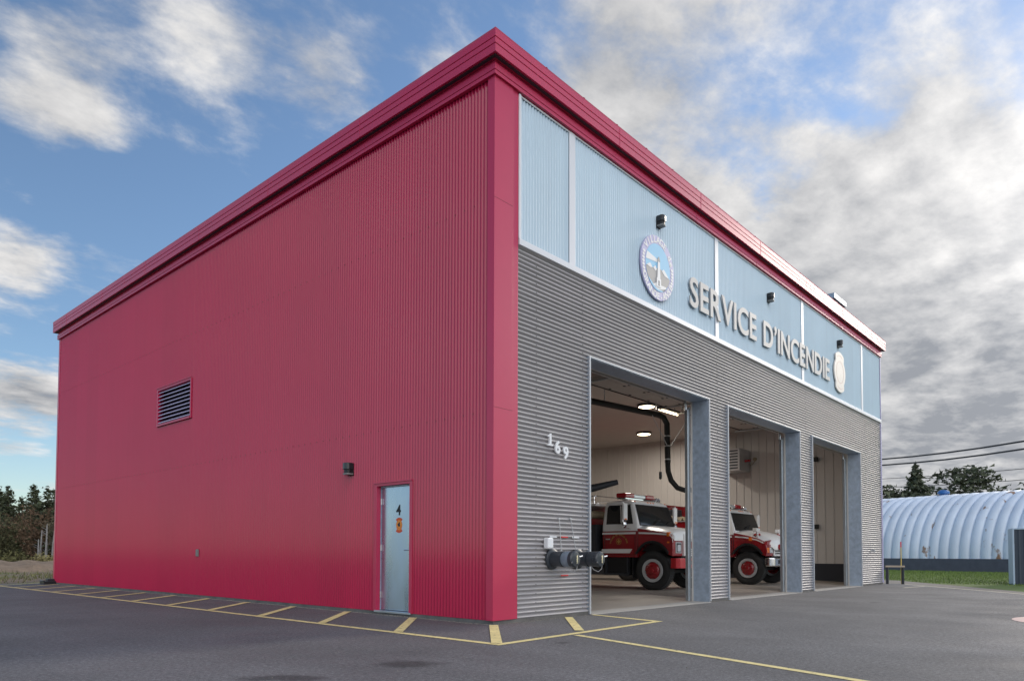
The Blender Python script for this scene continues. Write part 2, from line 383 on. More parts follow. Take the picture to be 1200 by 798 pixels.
sc.cycles.use_denoising = True
sc.cycles.max_bounces = 7; sc.cycles.diffuse_bounces = 4; sc.cycles.glossy_bounces = 4
sc.cycles.sample_clamp_indirect = 8

# ------------------------------------------------------------------ ground
def sheet(name, poly, z, m):
    return struct(MB().add([(x, y, z) for x, y in poly], [tuple(range(len(poly)))]).build(name, m, origin=False))
sheet('ground', [(-1500, -1500), (1500, -1500), (1500, 1500), (-1500, 1500)], -.03, 'ground')
sheet('asphalt_lot', [(-60, -75), (-68, -70), (-60, 20.45), (-12, 20.3), (-2, 20.55), (5, 20.2), (19.6, 20.4), (20.6, .3), (20.1, -.55), (18.38, -2.15), (15.56, -4.46), (5, -13), (-20, -33.2), (-40, -60)], 0, 'asphalt')
sheet('gravel_strip', [(20.5, 19), (23.2, 18.8), (24.2, .6), (22.9, -.3), (19.87, -2.4), (16.91, -4.32), (7, -11.7), (-18, -31), (-36, -60), (-40, -61), (-19, -32), (4, -12.2), (14.56, -3.7), (17.4, -1.4), (19.2, .2)], -.008, 'gravel')
sheet('lawn', [(21.5, -.9), (40, 19), (60, 45), (120, 45), (120, -60), (-10, -60), (-14, -28), (7, -11.7), (16.5, -4.5)], -.018, 'lawn')
random.seed(7)
def hump(name, cx, cy, rx, ry, h, m, seed):
    rnd = random.Random(seed); mb = MB(); n = 26; ph = [rnd.random() * 6.28 for _ in range(8)]
    vs, fs = [], []
    for i in range(n + 1):
        for j in range(n + 1):
            u, v = i / n * 2 - 1, j / n * 2 - 1; r = math.hypot(u, v)
            k = max(0, 1 - r * r) ** 1.3
            z = h * k * (.75 + .25 * math.sin(5 * u + ph[0]) * math.cos(4 * v + ph[1]) + .18 * math.sin(11 * u + ph[2]) * math.sin(9 * v + ph[3])) - .05
            vs.append((cx + rx * u, cy + ry * v, z))
    for i in range(n):
        for j in range(n): a = i * (n + 1) + j; fs.append((a, a + 1, a + n + 2, a + n + 1))
    return struct(mb.add(vs, fs).build(name, m, smooth=True, origin=False))
hump('dirt_mound', 3.6, 40.5, 4.6, 3.2, .85, 'dirt', 3)
hump('dirt_mound', -5.5, 42.5, 6, 3.6, .8, 'dirt', 5)
hump('dirt_mound', 9.5, 38, 5, 4, .8, 'dirt', 8)

# painted markings
def stripe(mb, p, q, w, z, wq=None):
    p, q = Vector((*p, 0)), Vector((*q, 0)); d = (q - p).normalized(); s = Vector((-d.y, d.x, 0)) * w / 2
    mb.add([(a.x, a.y, z) for a in (p - s, q - s, q + s, p + s)], [(0, 1, 2, 3)])
mk = MB()
E0 = -1.62
mk.add([(x, y, .004) for x, y in ((E0, E0), (E0 + .11, E0 + .11), (E0 + .11, 21.0), (E0, 21.0))], [(0, 1, 2, 3)])
mk.add([(x, y, .004) for x, y in ((E0, E0), (2.13, -1.50), (2.02, -1.39), (E0 + .11, E0 + .11))], [(0, 1, 2, 3)])
mk.add([(x, y, .004) for x, y in ((2.13, -1.50), (2.42, -.03), (2.33, -.03), (2.02, -1.39))], [(0, 1, 2, 3)])
for k in range(-1, 12):
    y = 1.72 + 1.725 * k
    stripe(mk, (-.04, y - .05), (E0 + .10, y + E0 + .13), .125, .0075)
stripe(mk, (1.70, -.05), (.20, -1.37), .125, .0075)
struct(mk.build('safety_zone_markings', 'paint_yellow', origin=False), 'yellow hatched keep-clear zone painted along the building')
mk = MB(); stripe(mk, (-.22, -1.63), (-5.9, -21), .10, .0035)
struct(mk.build('parking_line_marking', 'paint_yellow', origin=False))
mk = MB(); stripe(mk, (20.0, -.62), (15.4, -4.38), .12, .004); stripe(mk, (15.42, -4.36), (5, -12.78), .12, .004); stripe(mk, (17.1, -1.28), (18.75, -1.5), .10, .0045)
struct(mk.build('edge_line_markings', 'paint_cream', origin=False))
mk = MB(); n = 48
for k, (r0, mi) in enumerate(((1.15, 'a'), (.62, 'b'))): pass
mk.add([(6.42 + 1.15 * math.cos(2 * math.pi * k / n), -6.45 + 1.15 * math.sin(2 * math.pi * k / n), .004) for k in range(n)], [tuple(range(n))])
mk.cur = 1
mk.add([(6.62 + .62 * math.cos(2 * math.pi * k / n), -6.65 + .62 * math.sin(2 * math.pi * k / n), .008) for k in range(n)], [tuple(range(n))])
struct(mk.build('painted_circle_marking', ['paint_pink', 'paint_white'], origin=False), 'pale pink circle with white centre painted on the asphalt')

# ------------------------------------------------------------------ the fire station
LX, DY, HD, HB = 19.79, 19.47, 4.285, 5.69
BAYS = [(2.36, 6.655), (7.62, 11.94), (12.945, 17.295)]
FS = empty('fire_station', (0, 0, 0), 'long red, blue and grey metal fire station with three open bays', 'fire station')
FR = lambda u, v, d: (u, -d, v)            # front wall, u along x, v height
RD = lambda u, v, d: (-d, u, v)            # red side wall
FH = lambda u, v, d: (v, -d, u)            # front, waves running up
mb = MB()
for (y0, y1, z0, z1) in ((.10, 1.775, .055, 7.99), (1.775, 2.70, 2.165, 7.99), (2.70, 9.68, .055, 7.99), (9.68, 11.62, .055, 4.15), (9.68, 11.62, 5.12, 7.99), (11.62, 19.38, .055, 7.99)):
    corr(mb, y0, y1, z0, z1, RD, amp=.014)
mb.cur = 1
for z in (3.05, 6.15):
    k = 2
    while k * .0678 * 3 < 19.3:
        y = k * .0678 * 3; k += 1
        if (1.70 < y < 2.75 and z < 2.2) or (9.6 < y < 11.7 and 4.1 < z < 5.2): continue
        mb.box(-.006, .001, y - .008, y + .008, z - .008, z + .008)
mb.build('red_cladding', ['red_steel', 'screw_dark'], FS, smooth=True, angle=60)
# far and back walls
mb = MB(); corr(mb, .0, DY, .055, 7.99, lambda u, v, d: (LX + d, u, v)); mb.build('end_cladding', 'grey_steel', FS, smooth=True, angle=60)
mb = MB(); corr(mb, .1, LX - .1, .055, 7.99, lambda u, v, d: (u, DY + d, v)); mb.build('rear_cladding', 'red_steel', FS, smooth=True, angle=60)
mb = MB(); mb.box(-.015, .12, DY - .12, DY + .015, .05, 7.97); mb.build('rear_corner_trim', 'red_trim', FS, bevel=.004)
# grey lower cladding
mb = MB()
piers = [(.52, BAYS[0][0] - .045), (BAYS[0][1] + .045, BAYS[1][0] - .045), (BAYS[1][1] + .045, BAYS[2][0] - .045), (BAYS[2][1] + .045, LX - .03)]
for (x0, x1) in piers: corr(mb, .055, HD + .04, x0, x1, FH, amp=.023, seg=12, deep=True)
corr(mb, HD + .04, HB - .06, .52, LX - .03, FH, amp=.023, seg=12, deep=True)
mb.cur = 1
for x in (.95, 2.15, 7.1, 12.45, 17.9, 19.2):
    for k in range(2, 82, 2):
        z = k * .0678
        if not (HD < z) and not any(a < x < b for a, b in piers): continue
        mb.box(x - .006, x + .006, -.006, .001, z - .006, z + .006)
mb.build('grey_cladding', ['grey_steel', 'dark_steel'], FS, smooth=True, angle=60)
# blue upper cladding, battens and trims
mb = MB(); corr(mb, .56, LX - .06, HB + .02, 7.93, FR)
mb.build('blue_cladding', 'blue_steel', FS, smooth=True, angle=60)
for x in (1.855, 7.10, 12.27, 17.64):
    MB().box(x - .08, x + .08, -.016, .0, HB + .03, 7.935).build('batten', 'pale_trim', FS, bevel=.004)
mb = MB(); mb.box(.52, LX - .01, -.035, .0, HB - .065, HB + .03); mb.box(.512, .56, -.03, .0, HB + .03, 7.93); mb.box(.56, LX - .03, -.012, 0, 7.905, 7.935)
mb.build('upper_panel_trim', 'pale_trim', FS, bevel=.004)
mb = MB(); mb.box(LX - .03, LX + .03, -.022, .03, HB + .03, 7.95); mb.box(LX - .03, LX + .03, -.018, .03, .05, HB - .067)
mb.build('end_corner_trim', 'emblem_lilac', FS, bevel=.004)
mb = MB(); mb.box(-.022, .385, -.022, .0, .055, 7.955); mb.box(-.022, .0, .0, .115, .055, 7.955); mb.box(.385, .512, -.012, .0, .055, 7.955)
mb.cur = 1
for z in (3.1, 6.15): mb.box(-.0235, .3855, -.0235, -.02, z, z + .006)
mb.build('corner_trim', ['red_trim', 'screw_dark'], FS, bevel=.003)
# roof trim swept round the roof
prof = [(0, 7.945), (.058, 7.945), (.058, 7.998), (.040, 8.004), (.040, 8.008), (.058, 8.014), (.058, 8.098), (.03, 8.122), (.03, 8.168), (.160, 8.168), (.160, 8.280), (.142, 8.286), (.142, 8.292), (.160, 8.298), (.160, 8.376), (.142, 8.382), (.142, 8.388), (.160, 8.394), (.160, 8.490), (.166, 8.512), (-.25, 8.53), (-.25, 8.2), (0, 8.2)]
mb = MB()
rings = [[(-o, -o, z) for o, z in prof], [(LX + o, -o, z) for o, z in prof], [(LX + o, DY + o, z) for o, z in prof], [(-o, DY + o, z) for o, z in prof]]
n = len(prof); vs = [v for r in rings for v in r]
mb.add(vs, [(i * n + k, i * n + (k + 1) % n, ((i + 1) % 4) * n + (k + 1) % n, ((i + 1) % 4) * n + k) for i in range(4) for k in range(n)])
for k in range(1, 7):
    t = k * 3.05
    for (z0, z1, o) in ((8.172, 8.515, .160), (7.948, 8.08, .058)):
        mb.box(t - .035 if 0 else t - .002, t + .004, -o - .003, -o + .01, z0, z1)
        if t < DY: mb.box(-o - .003, -o + .01, t - .003, t + .003, z0, z1)
for k in range(1, 20): mb.box(k * .98, k * .98 + .04, -.170, -.150, 8.5135, 8.519)
mb.build('roof_trim', 'red_trim', FS)
mb = MB(); mb.box(-.12, LX + .12, -.12, -.07, 8.156, 8.165); mb.box(-.12, -.07, -.07, DY + .12, 8.156, 8.165)  # added dark strip, deepens the shade under the upper fascia
mb.build('soffit_shade_strip', 'dark_steel', FS)
MB().box(.2, LX - .2, .2, DY - .2, 8.15, 8.24).build('roof', 'roof_deck', FS)
mb = MB(); mb.box(.01, LX - .01, .002, .3, -.2, .0515); mb.box(.01, .3, .3, DY - .3, -.2, .0515); mb.box(.01, LX - .01, DY - .3, DY - .01, -.2, .0515); mb.box(LX - .3, LX - .01, .3, DY - .3, -.2, .0515)
mb2 = MB()
for x0, x1 in ((.01, BAYS[0][0] - .05), (BAYS[0][1] + .05, BAYS[1][0] - .05), (BAYS[1][1] + .05, BAYS[2][0] - .05), (BAYS[2][1] + .05, LX - .01)): mb2.box(x0, x1, .003, .36, -.2, .0515)
mb2.box(.01, .3, .36, DY - .3, -.2, .0515); mb2.box(.01, LX - .01, DY - .3, DY - .01, -.2, .0515); mb2.box(LX - .3, LX - .01, .36, DY - .3, -.2, .0515)
mb2.build('foundation', 'foundation_grey', FS)

# inside of the hall
FZ = .09
def floor_z(y): return .007 + (FZ - .007) * min(1, max(0, (y - .36) / 2.0))
mb = MB(); ys = [.36, .36 + 1, 2.36, DY - .3]
for i in range(3):
    mb.add([(.3, ys[i], floor_z(ys[i])), (LX - .3, ys[i], floor_z(ys[i])), (LX - .3, ys[i + 1], floor_z(ys[i + 1])), (.3, ys[i + 1], floor_z(ys[i + 1]))], [(0, 1, 2, 3)])
mb.build('hall_floor', 'floor', FS)
for (a, b) in BAYS: MB().box(a, b, -.05, .36, -.1, .010).build('door_sill', 'concrete', FS)
mb = MB(); ribsheet(mb, .36, DY - .3, .69, 5.80, lambda u, v, d: (LX - .3 - d, u, v)); mb.cur = 1; mb.box(LX - .312, LX - .3, .42, DY - .3, FZ - .05, .69)
mb.build('hall_wall', ['liner', 'dado'], FS)
mb = MB(); ribsheet(mb, .3, LX - .3, .69, 5.80, lambda u, v, d: (u, DY - .3 - d, v)); mb.cur = 1; mb.box(.3, LX - .3, DY - .312, DY - .3, FZ - .05, .69)
mb.build('hall_wall', ['liner', 'dado'], FS)
mb = MB(); ribsheet(mb, .42, DY - .3, .69, 5.80, lambda u, v, d: (.3 + d, u, v)); mb.cur = 1; mb.box(.3, .312, .42, DY - .3, FZ - .05, .69)
mb.build('hall_wall', ['liner', 'dado'], FS)
mb = MB()
for x0, x1 in ((.3, BAYS[0][0]), (BAYS[0][1], BAYS[1][0]), (BAYS[1][1], BAYS[2][0]), (BAYS[2][1], LX - .3)): mb.box(x0 + .002, x1 - .002, .36, .40, .0, HD)
mb.box(.3, LX - .3, .36, .40, HD + .003, 5.8)
mb.build('hall_wall', 'liner', FS)
mb = MB(); mb.box(.3, LX - .3, .36, DY - .3, 5.80, 5.86); mb.build('hall_ceiling', 'ceiling', FS)

# bay openings: jambs, header, edge trims, tracks, raised doors
for (a, b) in BAYS:
    mb = MB(); mb.box(b, b + .04, -.002, .36, .010, HD + .001); mb.box(a - .04, a, -.002, .36, .010, HD + .001)
    mb.box(a - .04, b + .04, -.0, .36, HD + .002, HD + .04)
    mb.build('bay_jamb', 'galvanised', FS)
    mb = MB(); mb.box(a - .046, a - .012, -.030, -.003, .02, HD + .04); mb.box(b + .012, b + .046, -.030, -.003, .02, HD + .04)
    mb.box(a - .012, b + .012, -.026, -.003, HD + .012, HD + .035)
    mb.build('bay_edge_trim', 'edge_steel', FS, bevel=.003)
    for s, e in ((1, b), (-1, a)):
        mb = MB(); x = e - s * .05
        mb.box(min(x, x + s * .03), max(x, x + s * .03), .40, .52, floor_z(.45), HD - .1)
        mb.box(min(e, e - s * .085), max(e, e - s * .085), .44, .455, floor_z(.45), HD - .15)
        pts = [(x, .5, HD - .15), (x, .5, HD + .75), (x, .62, HD + 1.0), (x, .9, HD + 1.15), (x, 1.1, HD + 1.18), (x, 4.2, HD + 1.18)]
        mb.tube(pts, .03, 6)
        mb.box(x - .02, x + .02, 4.0, 4.04, HD + 1.18, 5.8)
        mb.build('door_track', 'track_steel', FS)
    D = bpy.data.objects.new('bay_door', None); COL.objects.link(D); D.parent = FS
    for k in range(7):
        y0 = .95 + k * .61
        m2 = MB()
        if k >= 5:
            z0 = HD + .04 + (k - 5) * .5; m2.box(a - .02, b + .02, .56, .61, z0, z0 + .49); m2.build('door_section', 'ceiling', D); continue
        m2.box(a - .02, b + .02, y0, y0 + .60, HD + 1.22, HD + 1.27)
        m2.cur = 1
        for x in [a + .15 + j * (b - a - .3) / 4 for j in range(5)]:
            m2.box(x - .035, x + .035, y0 + .04, y0 + .09, HD + 1.205, HD + 1.219); m2.box(x - .035, x + .035, y0 + .50, y0 + .55, HD + 1.205, HD + 1.219)
        m2.build('door_section', ['ceiling', 'dark_steel'], D)
    MB().box(a + .0, b - .0, 4.0, 4.02, HD + 1.20, HD + 1.29).build('weather_seal', 'black', D)
    mb = MB(); mb.tube([(a, .80, 5.62), (b, .80, 5.62)], .022, 8)
    for x in (a + .3, (a + b) / 2, b - .3): mb.lathe([(.09, -.14), (.09, .14)], lambda p, q, w, x=x: (x + w, .80 + p, 5.62 + q), 12, True)
    mb.build('spring_shaft', 'dark_steel', FS, smooth=True)

# side door in the red wall
SD = bpy.data.objects.new('side_door', None); COL.objects.link(SD); SD.parent = FS
mb = MB(); mb.box(.085, .125, 1.825, 2.655, .075, 2.10); mb.build('door_leaf', 'door_steel', SD, bevel=.004)
mb = MB(); mb.box(-.012, .13, 1.775, 1.82, .05, 2.165); mb.box(-.012, .13, 2.66, 2.705, .05, 2.165); mb.box(-.012, .13, 1.82, 2.66, 2.125, 2.165)
mb.box(-.03, .0, 1.745, 2.735, 2.166, 2.185); mb.box(-.014, .0, 1.745, 1.774, .055, 2.165); mb.box(-.014, .0, 2.706, 2.735, .055, 2.165)
mb.build('door_casing', 'red_trim', SD)
mb = MB(); mb.box(.075, .125, 1.8205, 1.8235, .07, 2.124); mb.box(.072, .125, 2.656, 2.6595, .07, 2.124); mb.box(.07, .125, 1.8235, 2.656, 2.1015, 2.124)
mb.build('door_frame', 'galvanised', SD)
MB().box(-.02, .16, 1.775, 2.705, .035, .068).build('door_threshold', 'track_steel', SD, bevel=.005)
for z in (.32, 1.10, 1.87):
    mb = MB(); mb.tube([(.078, 2.652, z - .055), (.078, 2.652, z + .055)], .012, 8); mb.box(.081, .085, 2.60, 2.652, z - .05, z + .05); mb.build('hinge', 'track_steel', SD)
mb = MB(); mb.box(.078, .085, 1.845, 1.895, .98, 1.16); mb.tube([(.085, 1.87, 1.06), (.03, 1.87, 1.06)], .012, 8); mb.tube([(.032, 1.862, 1.06), (.030, 1.99, 1.06)], .011, 8)
mb.build('door_handle', 'chrome', SD, smooth=True)
MB().box(.079, .085, 1.845, 1.895, 1.19, 1.25).build('lock_plate', 'white_plastic', SD)
vs, fs = glyphs('4', .235, .006, .0012)
mb = MB(); mb.add([(.0835 - z, 2.205 - x, 1.635 + y) for x, y, z in vs], fs); mb.build('door_number', 'number_black', SD)
# orange badge sticker: roundel between two ribbons
BD = bpy.data.objects.new('badge_sticker', None); COL.objects.link(BD); BD.parent = SD
def badge(mb_, cx, cz, r, f3, w0, w1, top=True):
    pts = [(cx + r * .82 * math.cos(t), cz + r * math.sin(t)) for t in [2 * math.pi * k / 32 for k in range(32)]]
    mb_.prism(pts, f3, w0, w1)
def ribbon(mb_, cx, cz, ri, ro, a0, a1, f3, w0, w1):
    k = 12; A = [R(a0 + (a1 - a0) * i / k) for i in range(k + 1)]
    mb_.prism([(cx + ro * math.cos(t), cz + ro * math.sin(t)) for t in A] + [(cx + ri * math.cos(t), cz + ri * math.sin(t)) for t in A[::-1]], f3, w0, w1)
RF = lambda u, v, w: (.085 - w, u, v)
mb = MB(); badge(mb, 2.188, 1.468, .092, RF, 0, .0012); mb.build('badge_roundel', 'badge_orange', SD).parent = BD
mb = MB(); ribbon(mb, 2.188, 1.455, .098, .136, 52, 128, RF, 0, .002); mb.build('badge_ribbon', 'badge_red', BD); mb = MB(); ribbon(mb, 2.188, 1.478, .095, .136, 232, 308, RF, 0, .002); mb.build('badge_ribbon', 'badge_red', BD)
mb = MB(); ribbon(mb, 2.188, 1.47, .048, .056, 200, 340, RF, .0012, .002); ribbon(mb, 2.188, 1.468, .074, .080, 0, 350, RF, .0012, .002); mb.build('badge_ring', 'badge_red', BD)
mb = MB(); mb.prism([(2.188 + .030 * math.cos(t) * (1 + .35 * math.cos(3 * t)), 1.478 + .036 * math.sin(t) * (1 + .3 * math.sin(5 * t))) for t in [2 * math.pi * k / 30 for k in range(30)]], RF, .0013, .0022); mb.build('badge_figure', 'number_black', BD)

# louvre vent
LV = bpy.data.objects.new('louvre_vent', None); COL.objects.link(LV); LV.parent = FS
y0, y1, z0, z1 = 9.69, 11.61, 4.16, 5.11
mb = MB(); mb.box(-.028, .12, y0, y0 + .05, z0, z1); mb.box(-.028, .12, y1 - .05, y1, z0, z1); mb.box(-.028, .12, y0 + .05, y1 - .05, z1 - .05, z1); mb.box(-.04, .12, y0 + .05, y1 - .05, z0, z0 + .05)
mb.box(-.05, -.029, y0 - .02, y1 + .02, z1 + .002, z1 + .02)
mb.build('vent_frame', 'red_trim', LV, bevel=.003)
MB().box(.13, .15, y0, y1, z0, z1).build('vent_backing', 'black', LV)
mb = MB()
for k in range(9):
    zc = z0 + .10 + k * .094
    mb.add([(-.015, y0 + .05, zc - .022), (-.015, y1 - .05, zc - .022), (.07, y1 - .05, zc + .035), (.07, y0 + .05, zc + .035), (-.015, y0 + .05, zc - .006), (-.015, y1 - .05, zc - .006), (.07, y1 - .05, zc + .05), (.07, y0 + .05, zc + .05)],
           [(0, 3, 2, 1), (4, 5, 6, 7), (0, 1, 5, 4), (1, 2, 6, 5), (2, 3, 7, 6), (3, 0, 4, 7)])
mb.build('vent_blades', 'louvre_steel', LV)

# ------------------------------------------------------------------ things on the walls
def wall_lamp(loc, rz, label, flag=[]):
    if flag:
        t = copy_tree(flag[0]); t.location = loc; t.rotation_euler = (0, 0, rz); t['label'] = label; return t
    t = empty('wall_lamp', loc, label, 'wall lamp', 'black wall lamps on the fire station', rz); flag.append(t)
    MB().box(-.085, .085, -.022, .0, -.13, .13).build('back_plate', 'black', t, bevel=.004)
    mb = MB()
    sec = [(-.095, -.02), (-.095, -.13), (-.075, -.175), (0, -.19), (.075, -.175), (.095, -.13), (.095, -.02)]
    mb.prism(sec, lambda u, v, w: (u, v, w), -.005, .135); mb.build('housing', 'black_gloss', t, bevel=.008)
    mb = MB(); mb.prism([(u * .82, v * .88) for u, v in sec], lambda u, v, w: (u, v, w), -.085, -.006); mb.build('lamp_cage', 'black', t)
    mb = MB(); mb.prism([(u * .95, v * .97) for u, v in sec], lambda u, v, w: (u, v, w), -.115, -.086); mb.build('lens_ring', 'letter_side', t, bevel=.004)
    return t
wall_lamp((4.617, -.0, 7.40), 0, 'black wall lamp right above the round lighthouse emblem')
wall_lamp((9.95, -.0, 7.37), 0, 'black wall lamp above the big letters, mid blue facade')
wall_lamp((15.25, -.0, 7.39), 0, 'black wall lamp right above the cream crest plaque')
wall_lamp((.0, 3.39, 2.46), R(-90), 'black wall lamp on the red wall beside door 4')
for o in list(sc.objects):
    if o.name.startswith('wall_lamp'): o.scale = (.82, .82, .82)

# big letters
SG = empty('sign_lettering', (5.80, 0, 6.11), "raised grey capital letters SERVICE D'INCENDIE on the blue facade", 'sign lettering')
words = "SERVICE D'INCENDIE"
def measure(ch, size, bold):
    vs, fs = glyphs(ch, size, bold, .014); xs = [v[0] for v in vs]; zs = [v[1] for v in vs]; return vs, fs, min(xs), max(xs), min(zs), max(zs)
CAPH = measure('E', 1, .018)
hs = .62 / (CAPH[5] - CAPH[4]); size = hs
adv = []; x = 0
for ch in words:
    if ch == ' ': x += .33; continue
    vs, fs, a, b, c, d = measure(ch if ch != "'" else ',', size, .015)
    if ch == 'V': x -= .05
    adv.append((ch, vs, fs, a, b, c, d, x)); x += (b - a) + (.085 if ch != 'V' else .045)
tot = x - .085; kx = 8.545 / tot
for (ch, vs, fs, a, b, c, d, x) in adv:
    mb = MB()
    zoff = 0 if ch != "'" else .62 - d
    mb.add([((x + q[0] - a) * kx, -.040 - q[2], q[1] + zoff) for q in vs], fs)
    mb.box((x + (b - a) * .3) * kx, (x + (b - a) * .3) * kx + .02, -.016, .0, .1 if ch != "'" else .5, .12 if ch != "'" else .52)
    mb.build('letter', 'letter_grey', SG)

# round emblem
EM = empty('emblem_sign', (4.525, 0, 6.475), 'round village emblem with white lighthouse on the blue facade', 'emblem')
def EF(u, v, w): return (u, -w, v)
def disc(r, n=56): return [(r * math.cos(2 * math.pi * k / n), r * math.sin(2 * math.pi * k / n)) for k in range(n)]
r0 = .615
MB().prism(disc(r0), EF, .02, .05).build('emblem_disc', 'emblem_lilac', EM)
ri = .455
MB().prism(disc(ri), EF, .05, .053).build('emblem_sky', 'emblem_sky', EM)
def clip(poly, r=ri - .004):
    out = []
    for (u, v) in poly:
        h = math.hypot(u, v); out.append((u, v) if h <= r else (u * r / h, v * r / h))
    return out
def arcpts(a0, a1, r=ri - .004, n=14): return [(r * math.cos(R(a0 + (a1 - a0) * i / n)), r * math.sin(R(a0 + (a1 - a0) * i / n))) for i in range(n + 1)]
# beam, far water, cliffs, snow, lighthouse
MB().prism([(-.02, .16), (-.04, .10)] + arcpts(172, 152), EF, .053, .056).build('light_beam', 'emblem_white', EM)
MB().prism(arcpts(188, 262) + arcpts(262, 345)[1:] + [(.36, -.09), (.20, -.01), (.08, .0), (-.1, -.03), (-.25, -.06)], EF, .053, .0562).build('cliff', 'emblem_grey', EM)
mb = MB()
mb.prism([(-.43, -.05), (-.30, .015), (-.21, -.05), (-.30, -.07)], EF, .0562, .059); mb.prism([(-.19, -.04), (-.11, .02), (-.05, -.05), (-.12, -.08)], EF, .0562, .059)
mb.prism([(.13, -.02), (.20, .03), (.30, -.03), (.40, -.10), (.24, -.09)], EF, .0562, .059)
mb.prism(clip([(-.20, -.36), (-.06, -.30), (.10, -.31), (.30, -.30), (.28, -.34), (.08, -.40), (-.02, -.42)]), EF, .0562, .059)
mb.build('snow_patch', 'emblem_white', EM)
mb = MB(); mb.prism(arcpts(215, 325, ri - .004, 20) + [(.22, -.40), (.05, -.415), (-.10, -.40)][::1], EF, .0566, .0585); mb.build('sea', 'emblem_sky', EM)
LH = MB(); LH.prism([(-.055, -.33), (.075, -.33), (.048, .12), (-.022, .12)], EF, .0595, .064); LH.prism([(-.075, -.37), (.095, -.37), (.09, -.20), (-.065, -.20)], EF, .0597, .0655)
LHo = LH.build('lighthouse', 'emblem_white', EM)
mb = MB(); mb.prism([(-.03, .12), (.056, .12), (.05, .17), (.013, .225), (-.024, .17)], EF, .0595, .064); mb.build('lantern', 'emblem_grey', LHo)
MB().prism([(-.012, -.345), (.032, -.345), (.032, -.245), (-.012, -.245)], EF, .0655, .067).build('lighthouse_door', 'emblem_dark', LHo)
def arc_text(mb_, body, rad, amid, step, size, f3, w, inward=False, ext=.0015, bold=.002):
    n = len(body)
    for i, ch in enumerate(body):
        if ch == ' ': continue
        a = amid - step * (i - (n - 1) / 2) if not inward else amid + step * (i - (n - 1) / 2)
        vs, fs = glyphs(ch, size, bold, ext); rot = R(a - 90) if not inward else R(a + 90)
        c, s = math.cos(rot), math.sin(rot)
        ox, oy = rad * math.cos(R(a)), rad * math.sin(R(a))
        mb_.add([f3(ox + x * c - y * s, oy + x * s + y * c, w + z) for x, y, z in vs], fs)
mb = MB(); arc_text(mb, 'VILLAGE de', .480, 83, 13.2, .185, EF, .0525, bold=.006); mb.build('emblem_lettering', 'emblem_white', EM)
mb = MB(); arc_text(mb, 'GRANDE-ANSE', .602, 270, 12.4, .18, EF, .0525, True, bold=.006)
mb.build('emblem_lettering', 'emblem_white', EM)
mb = MB()
for a in list(range(160, 206, 7)) + [None] + list(range(-24, 16, 7)):
    if a is None: mb.build('rope_border', 'emblem_white', EM); mb = MB(); continue
    cx, cz = .535 * math.cos(R(a)), .535 * math.sin(R(a))
    mb.prism([(cx + .044 * math.cos(t), cz + .028 * math.sin(t)) for t in [2 * math.pi * k / 10 for k in range(10)]], EF, .05, .056)
mb.build('rope_border', 'emblem_white', EM)
# crest plaque
CR = empty('crest_plaque', (15.26, 0, 6.53), 'pale cream scalloped crest plaque at the end of the letters', 'plaque')
out = []
for k in range(96):
    t = 2 * math.pi * k / 96; deg = math.degrees(t)
    r = .47
    for c in (90, 270):
        d = abs((deg - c + 180) % 360 - 180)
        r = max(r, .61 - .012 * max(0, d - 34)) if d < 44 else r
    out.append((r * math.cos(t) * 1.08, r * math.sin(t)))
MB().prism(out, EF, .02, .06).build('plaque_board', 'crest_cream', CR, bevel=.004)
mb = MB(); ribbon(mb, 0, 0, .33, .345, 0, 359, EF, .06, .062); ribbon(mb, 0, 0, .50, .51, 60, 120, EF, .06, .062); ribbon(mb, 0, 0, .50, .51, 240, 300, EF, .06, .062)
mb.build('plaque_ring', 'paint_pink', CR)

# house number
HN = empty('house_number', (1.25, 0, 2.5), 'white house number 169 stepping down the grey cladding', 'house number')
one = [(-.068, 0), (.068, 0), (.068, .018), (.026, .026), (.026, .195), (.008, .195), (-.02, .165), (-.06, .155), (-.06, .138), (-.018, .142), (-.018, .026), (-.068, .018)]
MB().prism([(u - .0, v + .185) for u, v in one], lambda u, v, w: (u, w, v), -.044, -.016).build('digit', 'white_plastic', HN, bevel=.002)
six = glyphs('6', .270, .0075, .012)
cx = (min(v[0] for v in six[0]) + max(v[0] for v in six[0])) / 2; cy = (min(v[1] for v in six[0]) + max(v[1] for v in six[0])) / 2
for sgn, x, z in ((1, .19, .185), (-1, .40, .115)):
    mb = MB(); mb.add([(x + sgn * (a - cx), -.030 - c, z + sgn * (b - cy)) for a, b, c in six[0]], six[1]); mb.build('digit', 'white_plastic', HN)

